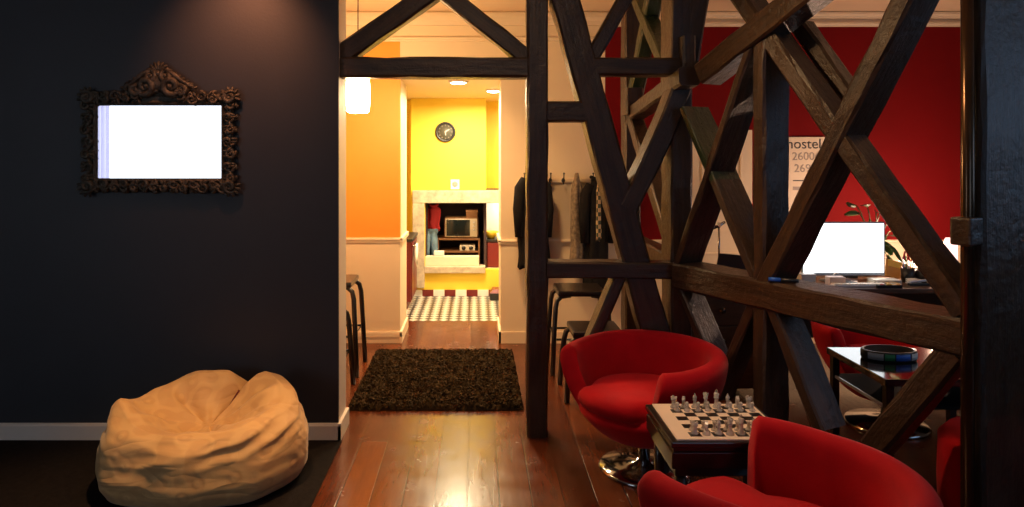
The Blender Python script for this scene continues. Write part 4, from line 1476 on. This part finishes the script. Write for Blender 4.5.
    for i, (tx, ty) in enumerate(tips):
        Yt = 5.3 + rg.uniform(-.14, .12)
        tip = px(tx, ty, Yt)
        base = q + V(rg.uniform(-.03, .03), rg.uniform(-.03, .03), .12)
        mid = base.lerp(tip, .55) + V(0, 0, .07 + .06 * rg.random())
        lo = tip.lerp(mid, .45) + V(0, 0, .015)
        b = MB(); b.tube([base, base.lerp(mid, .5) + V(0, 0, .04), mid, lo], .004, 6); st = b.build('stem', 'green', r)
        # leaf blade
        d = (tip - lo); L = max(d.length * 1.25, .11); d.normalize()
        sd = d.cross(V(0, 0, 1)).normalized() * math.cos(i) + V(0, 0, 1) * math.sin(i) * .6
        nn = d.cross(sd).normalized()
        b = MB(); rs = []
        for k in range(9):
            f = k / 8
            w = .040 * math.sin(PI * min(1, f * .92 + .04)) ** .8 + .001
            cc = lo + d * L * f - V(0, 0, .03 * f * f)
            rs.append([cc - sd * w + nn * .010, cc + nn * 0, cc + sd * w + nn * .010, cc + nn * -.0025])
        b.rings(rs); b.build('leaf', 'green', st)
    # table lamp on the right
    q = V((951 - CX) / F * 5.2, 5.2, DZ)
    r = thing('table_lamp', 'pinkish white tubular table lamp glowing at the end of the desk', 'lamp', q)
    b = MB(); b.lathe([(0, 0), (.06, 0), (.06, .012), (.015, .02), (.012, .055), (0, .055)], q, 24); b.build('base', 'silver', r)
    b = MB(); b.lathe([(0, .05), (.036, .05), (.042, .07), (.042, .27), (.036, .29), (0, .29)], q, 24); b.build('lamp_shade', 'desklamp', r)
    # desk lamp, laptop on the left
    q = V((719 - CX) / F * 5.2, 5.2, DZ)
    r = thing('desk_lamp', 'slim chrome desk lamp with a T shaped head beside the dark laptop', 'lamp', q)
    b = MB(); b.lathe([(0, 0), (.06, 0), (.058, .012), (.01, .018), (0, .018)], q, 24); b.build('base', 'chrome', r)
    b = MB(); b.lathe([(.0075, .015), (.0075, .385), (0, .385)], q, 12); b.build('pole', 'chrome', r)
    b = MB(); b.tube([q + V(-.055, 0, .36), q + V(0, 0, .383), q + V(.045, 0, .410)], [.012, .014, .010], 10); b.build('head', 'chrome', r)
    b = MB(); b.ball(q + V(0, 0, .388), .018); b.build('joint', 'paper', r)
    q = V((731 - CX) / F * 4.95, 4.95, DZ)
    r = thing('laptop', 'dark laptop with open lid on the desk beside the chrome lamp', 'laptop', q)
    b = MB(); b.box(q.x - .13, q.x + .15, q.y - .02, q.y + .14, DZ, DZ + .018, .004); b.build('keyboard_base', 'dark', r)
    b = MB(); b.box(-.14, .14, -.006, .006, 0, .20, .004, Matrix.Translation((q.x + .01, q.y - .02, DZ + .015)) @ Matrix.Rotation(.22, 4, 'X') @ Matrix.Rotation(.10, 4, 'Y')); b.build('lid', 'greyplastic', r)
    # cream panelled door and the sign on the red wall
    x0, x1, zt = px(690, 0, YB).x, px(751, 0, YB).x, px(0, 130, YB).z
    b = MB(); b.box(x0, x1, YB - .03, YB - .002, 0.0, zt, .004)
    d = struct(b.build('door_1', 'cream'))
    w = x1 - x0
    b = MB()
    for za, zb in ((.20, .80), (.98, zt - .10)):
        for bx in ((x0 + .09, x1 - .09, za, za + .02), (x0 + .09, x1 - .09, zb - .02, zb), (x0 + .09, x0 + .11, za, zb), (x1 - .11, x1 - .09, za, zb)):
            b.box(bx[0], bx[1], YB - .042, YB - .03, bx[2], bx[3], .003)
    b.build('panel_moulding', 'cream', d)
    b = MB(); b.lathe([(0, 0), (.02, 0), (.012, .02), (.024, .045), (0, .052)], V(x0 + .05, YB - .03, .92), 16, Matrix.Rotation(PI / 2, 4, 'X')); b.build('door_knob', 'chrome', d)
    b = MB(); b.lathe([(0, 0), (.012, 0), (.012, .02), (0, .022)], px(715.5, 132, YB) + V(0, -.03, -.01), 12, Matrix.Rotation(PI / 2, 4, 'X')); b.build('coat_peg', 'paper', d)
    sx0, sx1, sz1, sz0 = px(776, 0, YB).x, px(824, 0, YB).x, px(0, 137, YB).z, px(0, 218, YB).z
    r = thing('sign_board', 'cream notice board lettered hostel with numbers, on the red wall behind the cage', 'sign', ((sx0 + sx1) / 2, YB, sz0))
    b = MB(); b.box(sx0, sx1, YB - .018, YB - .002, sz0, sz1, .003); b.build('board', 'paperboard', r)

    def text(s, x, y, size, m, name='lettering'):
        cu = bpy.data.curves.new('lettering', 'FONT')
        cu.body = s
        cu.size = size
        cu.extrude = .001
        cu.materials.append(M[m])
        tmp = bpy.data.objects.new('text', cu)
        C.objects.link(tmp)
        me = bpy.data.meshes.new_from_object(tmp.evaluated_get(bpy.context.evaluated_depsgraph_get()))
        bpy.data.objects.remove(tmp)
        bpy.data.curves.remove(cu)
        me.materials.clear()
        me.materials.append(M[m])
        o = bpy.data.objects.new(name, me)
        C.objects.link(o)
        p = px(x, y, YB)
        o.parent = r
        o.location = V(p.x, YB - .020, p.z) - Vector(r.location)
        o.rotation_euler = (PI / 2, 0, 0)
        return o
    text('hostel', 785.5, 148.5, .125, 'ink')
    text('26006', 791, 160, .10, 'greyink')
    text('2697', 793, 172, .10, 'greyink')
    b = MB(); p = px(792, 181, YB); b.box(p.x, p.x + .22, YB - .0205, YB - .018, p.z, p.z + .009); b.build('ruled_line', 'ink', r)
    b = MB(); p = px(792, 190, YB); b.box(p.x, p.x + .2, YB - .0205, YB - .018, p.z, p.z + .03); b.build('printed_line', 'greyink', r)
    # glossy side table with a shelf, and the tin on it
    x0, x1, ya, yb_ = 1.925, 2.62, 3.29, 3.845
    z = .60
    r = thing('side_table', 'glossy black side table with a lower shelf behind the timber cage', 'table', ((x0 + x1) / 2, (ya + yb_) / 2, 0))
    b = MB(); b.box(x0, x1, ya, yb_, z - .035, z, .004); b.build('table_top', 'glossblack', r)
    b = MB(); b.box(x0 + .03, x1 - .03, ya + .03, yb_ - .01, .445, .460, .002); b.build('shelf', 'matteblack', r)
    b = MB(); b.box(x0 + .022, x0 + .030, ya + .03, yb_ - .01, .446, .462, .002); b.build('shelf_edge', 'silver', r)
    for sx in (x0 + .03, x1 - .03):
        for sy in (ya + .03, yb_ - .03):
            b = MB(); b.box(sx - .018, sx + .018, sy - .018, sy + .018, 0, z - .035, .003); b.build('leg', 'blackmetal', r)
    q = V(2.14, 3.63, z)
    r = thing('oval_tin', 'oval tin with green and blue sides lying on the glossy side table', 'tin', q)
    b = MB(); b.lathe([(0, 0), (.135, 0), (.14, .012), (.14, .042), (.135, .05), (.125, .05), (.12, .02), (0, .012)], q, 40, None, 1, .62); b.build('bowl', 'dark', r)
    for a0, a1, mm in ((205, 240, 'bezel'), (243, 262, 'greenplastic'), (265, 297, 'blueplastic'), (302, 330, 'paper')):
        b = MB(); rs = []
        for zz, rad in ((.010, .1405), (.010, .143), (.043, .143), (.043, .1405)):
            rs.append([q + V(rad * math.cos(math.radians(a0 + (a1 - a0) * i / 8)), .62 * rad * math.sin(math.radians(a0 + (a1 - a0) * i / 8)), zz) for i in range(9)])
        b.rings(rs, False, False, True, closed=False, loop=True); b.build('label_band', mm, r)
    q = V(2.12, 3.60, .466)
    b = MB(); b.lathe([(0, 0), (.03, 0), (.045, .04), (.04, .04), (.026, .008), (0, .008)], q, 20); tag(b.build('ashtray', 'kraft', origin=q), 'small ochre dish on the shelf under the glossy side table', 'dish')
    # round red pouf at the foot of the near post
    q = V(2.31, 2.96, 0)
    r = thing('pouf', 'round red pouf on the floor behind the near timber post', 'pouf', q)
    b = MB(); b.lathe([(0, .03), (.27, .03), (.30, .06), (.305, .25), (.30, .42), (.27, .455), (.15, .468), (0, .47)], q, 48); b.build('cushion', 'velvet', r)
    for i in range(4):
        a_ = PI / 4 + i * PI / 2
        b = MB(); b.lathe([(0, 0), (.02, 0), (.024, .035), (0, .035)], q + V(.2 * math.cos(a_), .2 * math.sin(a_), 0), 12); b.build('foot', 'blackwood', r)
    # blue marker on the sill rail
    s = A0 + D0 * .52 - NO * .05
    zz = .96 + .146 / 2 + .0045
    r = thing('marker_pen', 'blue marker pen lying on the timber rail beside the middle post', 'pen', (s.x, s.y, zz))
    dr = V(.9, -.35, 0).normalized()
    b = MB(); b.tube([V(s.x, s.y, zz + .009) - dr * .035, V(s.x, s.y, zz + .009) + dr * .05], .009, 10); b.build('barrel', 'dark', r)
    b = MB(); b.tube([V(s.x, s.y, zz + .009) - dr * .085, V(s.x, s.y, zz + .009) - dr * .03], .0105, 10); b.build('cap', 'blueplastic', r)


M['pinkcard'] = mat('pink_card', (0.70, 0.52, 0.45), 0.6, var=0.04)
M['matteblack'] = mat('matte_black', (0.010, 0.009, 0.009), 0.9, var=0.2, spec=0.08)
M['greyplastic'] = mat('grey_plastic', (0.07, 0.06, 0.055), 0.45, var=0.1)
M['paperboard'] = mat('cream_board', (0.78, 0.66, 0.50), 0.6, var=0.03)
office()

# ------------------------------------------------------------------ camera, world, colour
cam = bpy.data.cameras.new('camera')
cam.sensor_width = 36
cam.lens = F / 1024 * 36
cam.shift_x = (512 - CX) / 1024
cam.shift_y = -(253.5 - HY) / 1024
co = bpy.data.objects.new('camera', cam)
co.location = (0, 0, HC)
co.rotation_euler = (PI / 2, 0, 0)
C.objects.link(co)
S.camera = co
w = bpy.data.worlds.new('world')
w.use_nodes = True
w.node_tree.nodes['Background'].inputs[0].default_value = (0.5, 0.6, 0.8, 1)
w.node_tree.nodes['Background'].inputs[1].default_value = 0.02
S.world = w
S.view_settings.view_transform = 'Standard'
S.view_settings.look = 'None'
S.view_settings.gamma = 1
S.view_settings.use_curve_mapping = False
S.view_settings.exposure = 0.0
S.cycles.use_denoising = True
S.cycles.max_bounces = 8
S.cycles.sample_clamp_indirect = 4.0
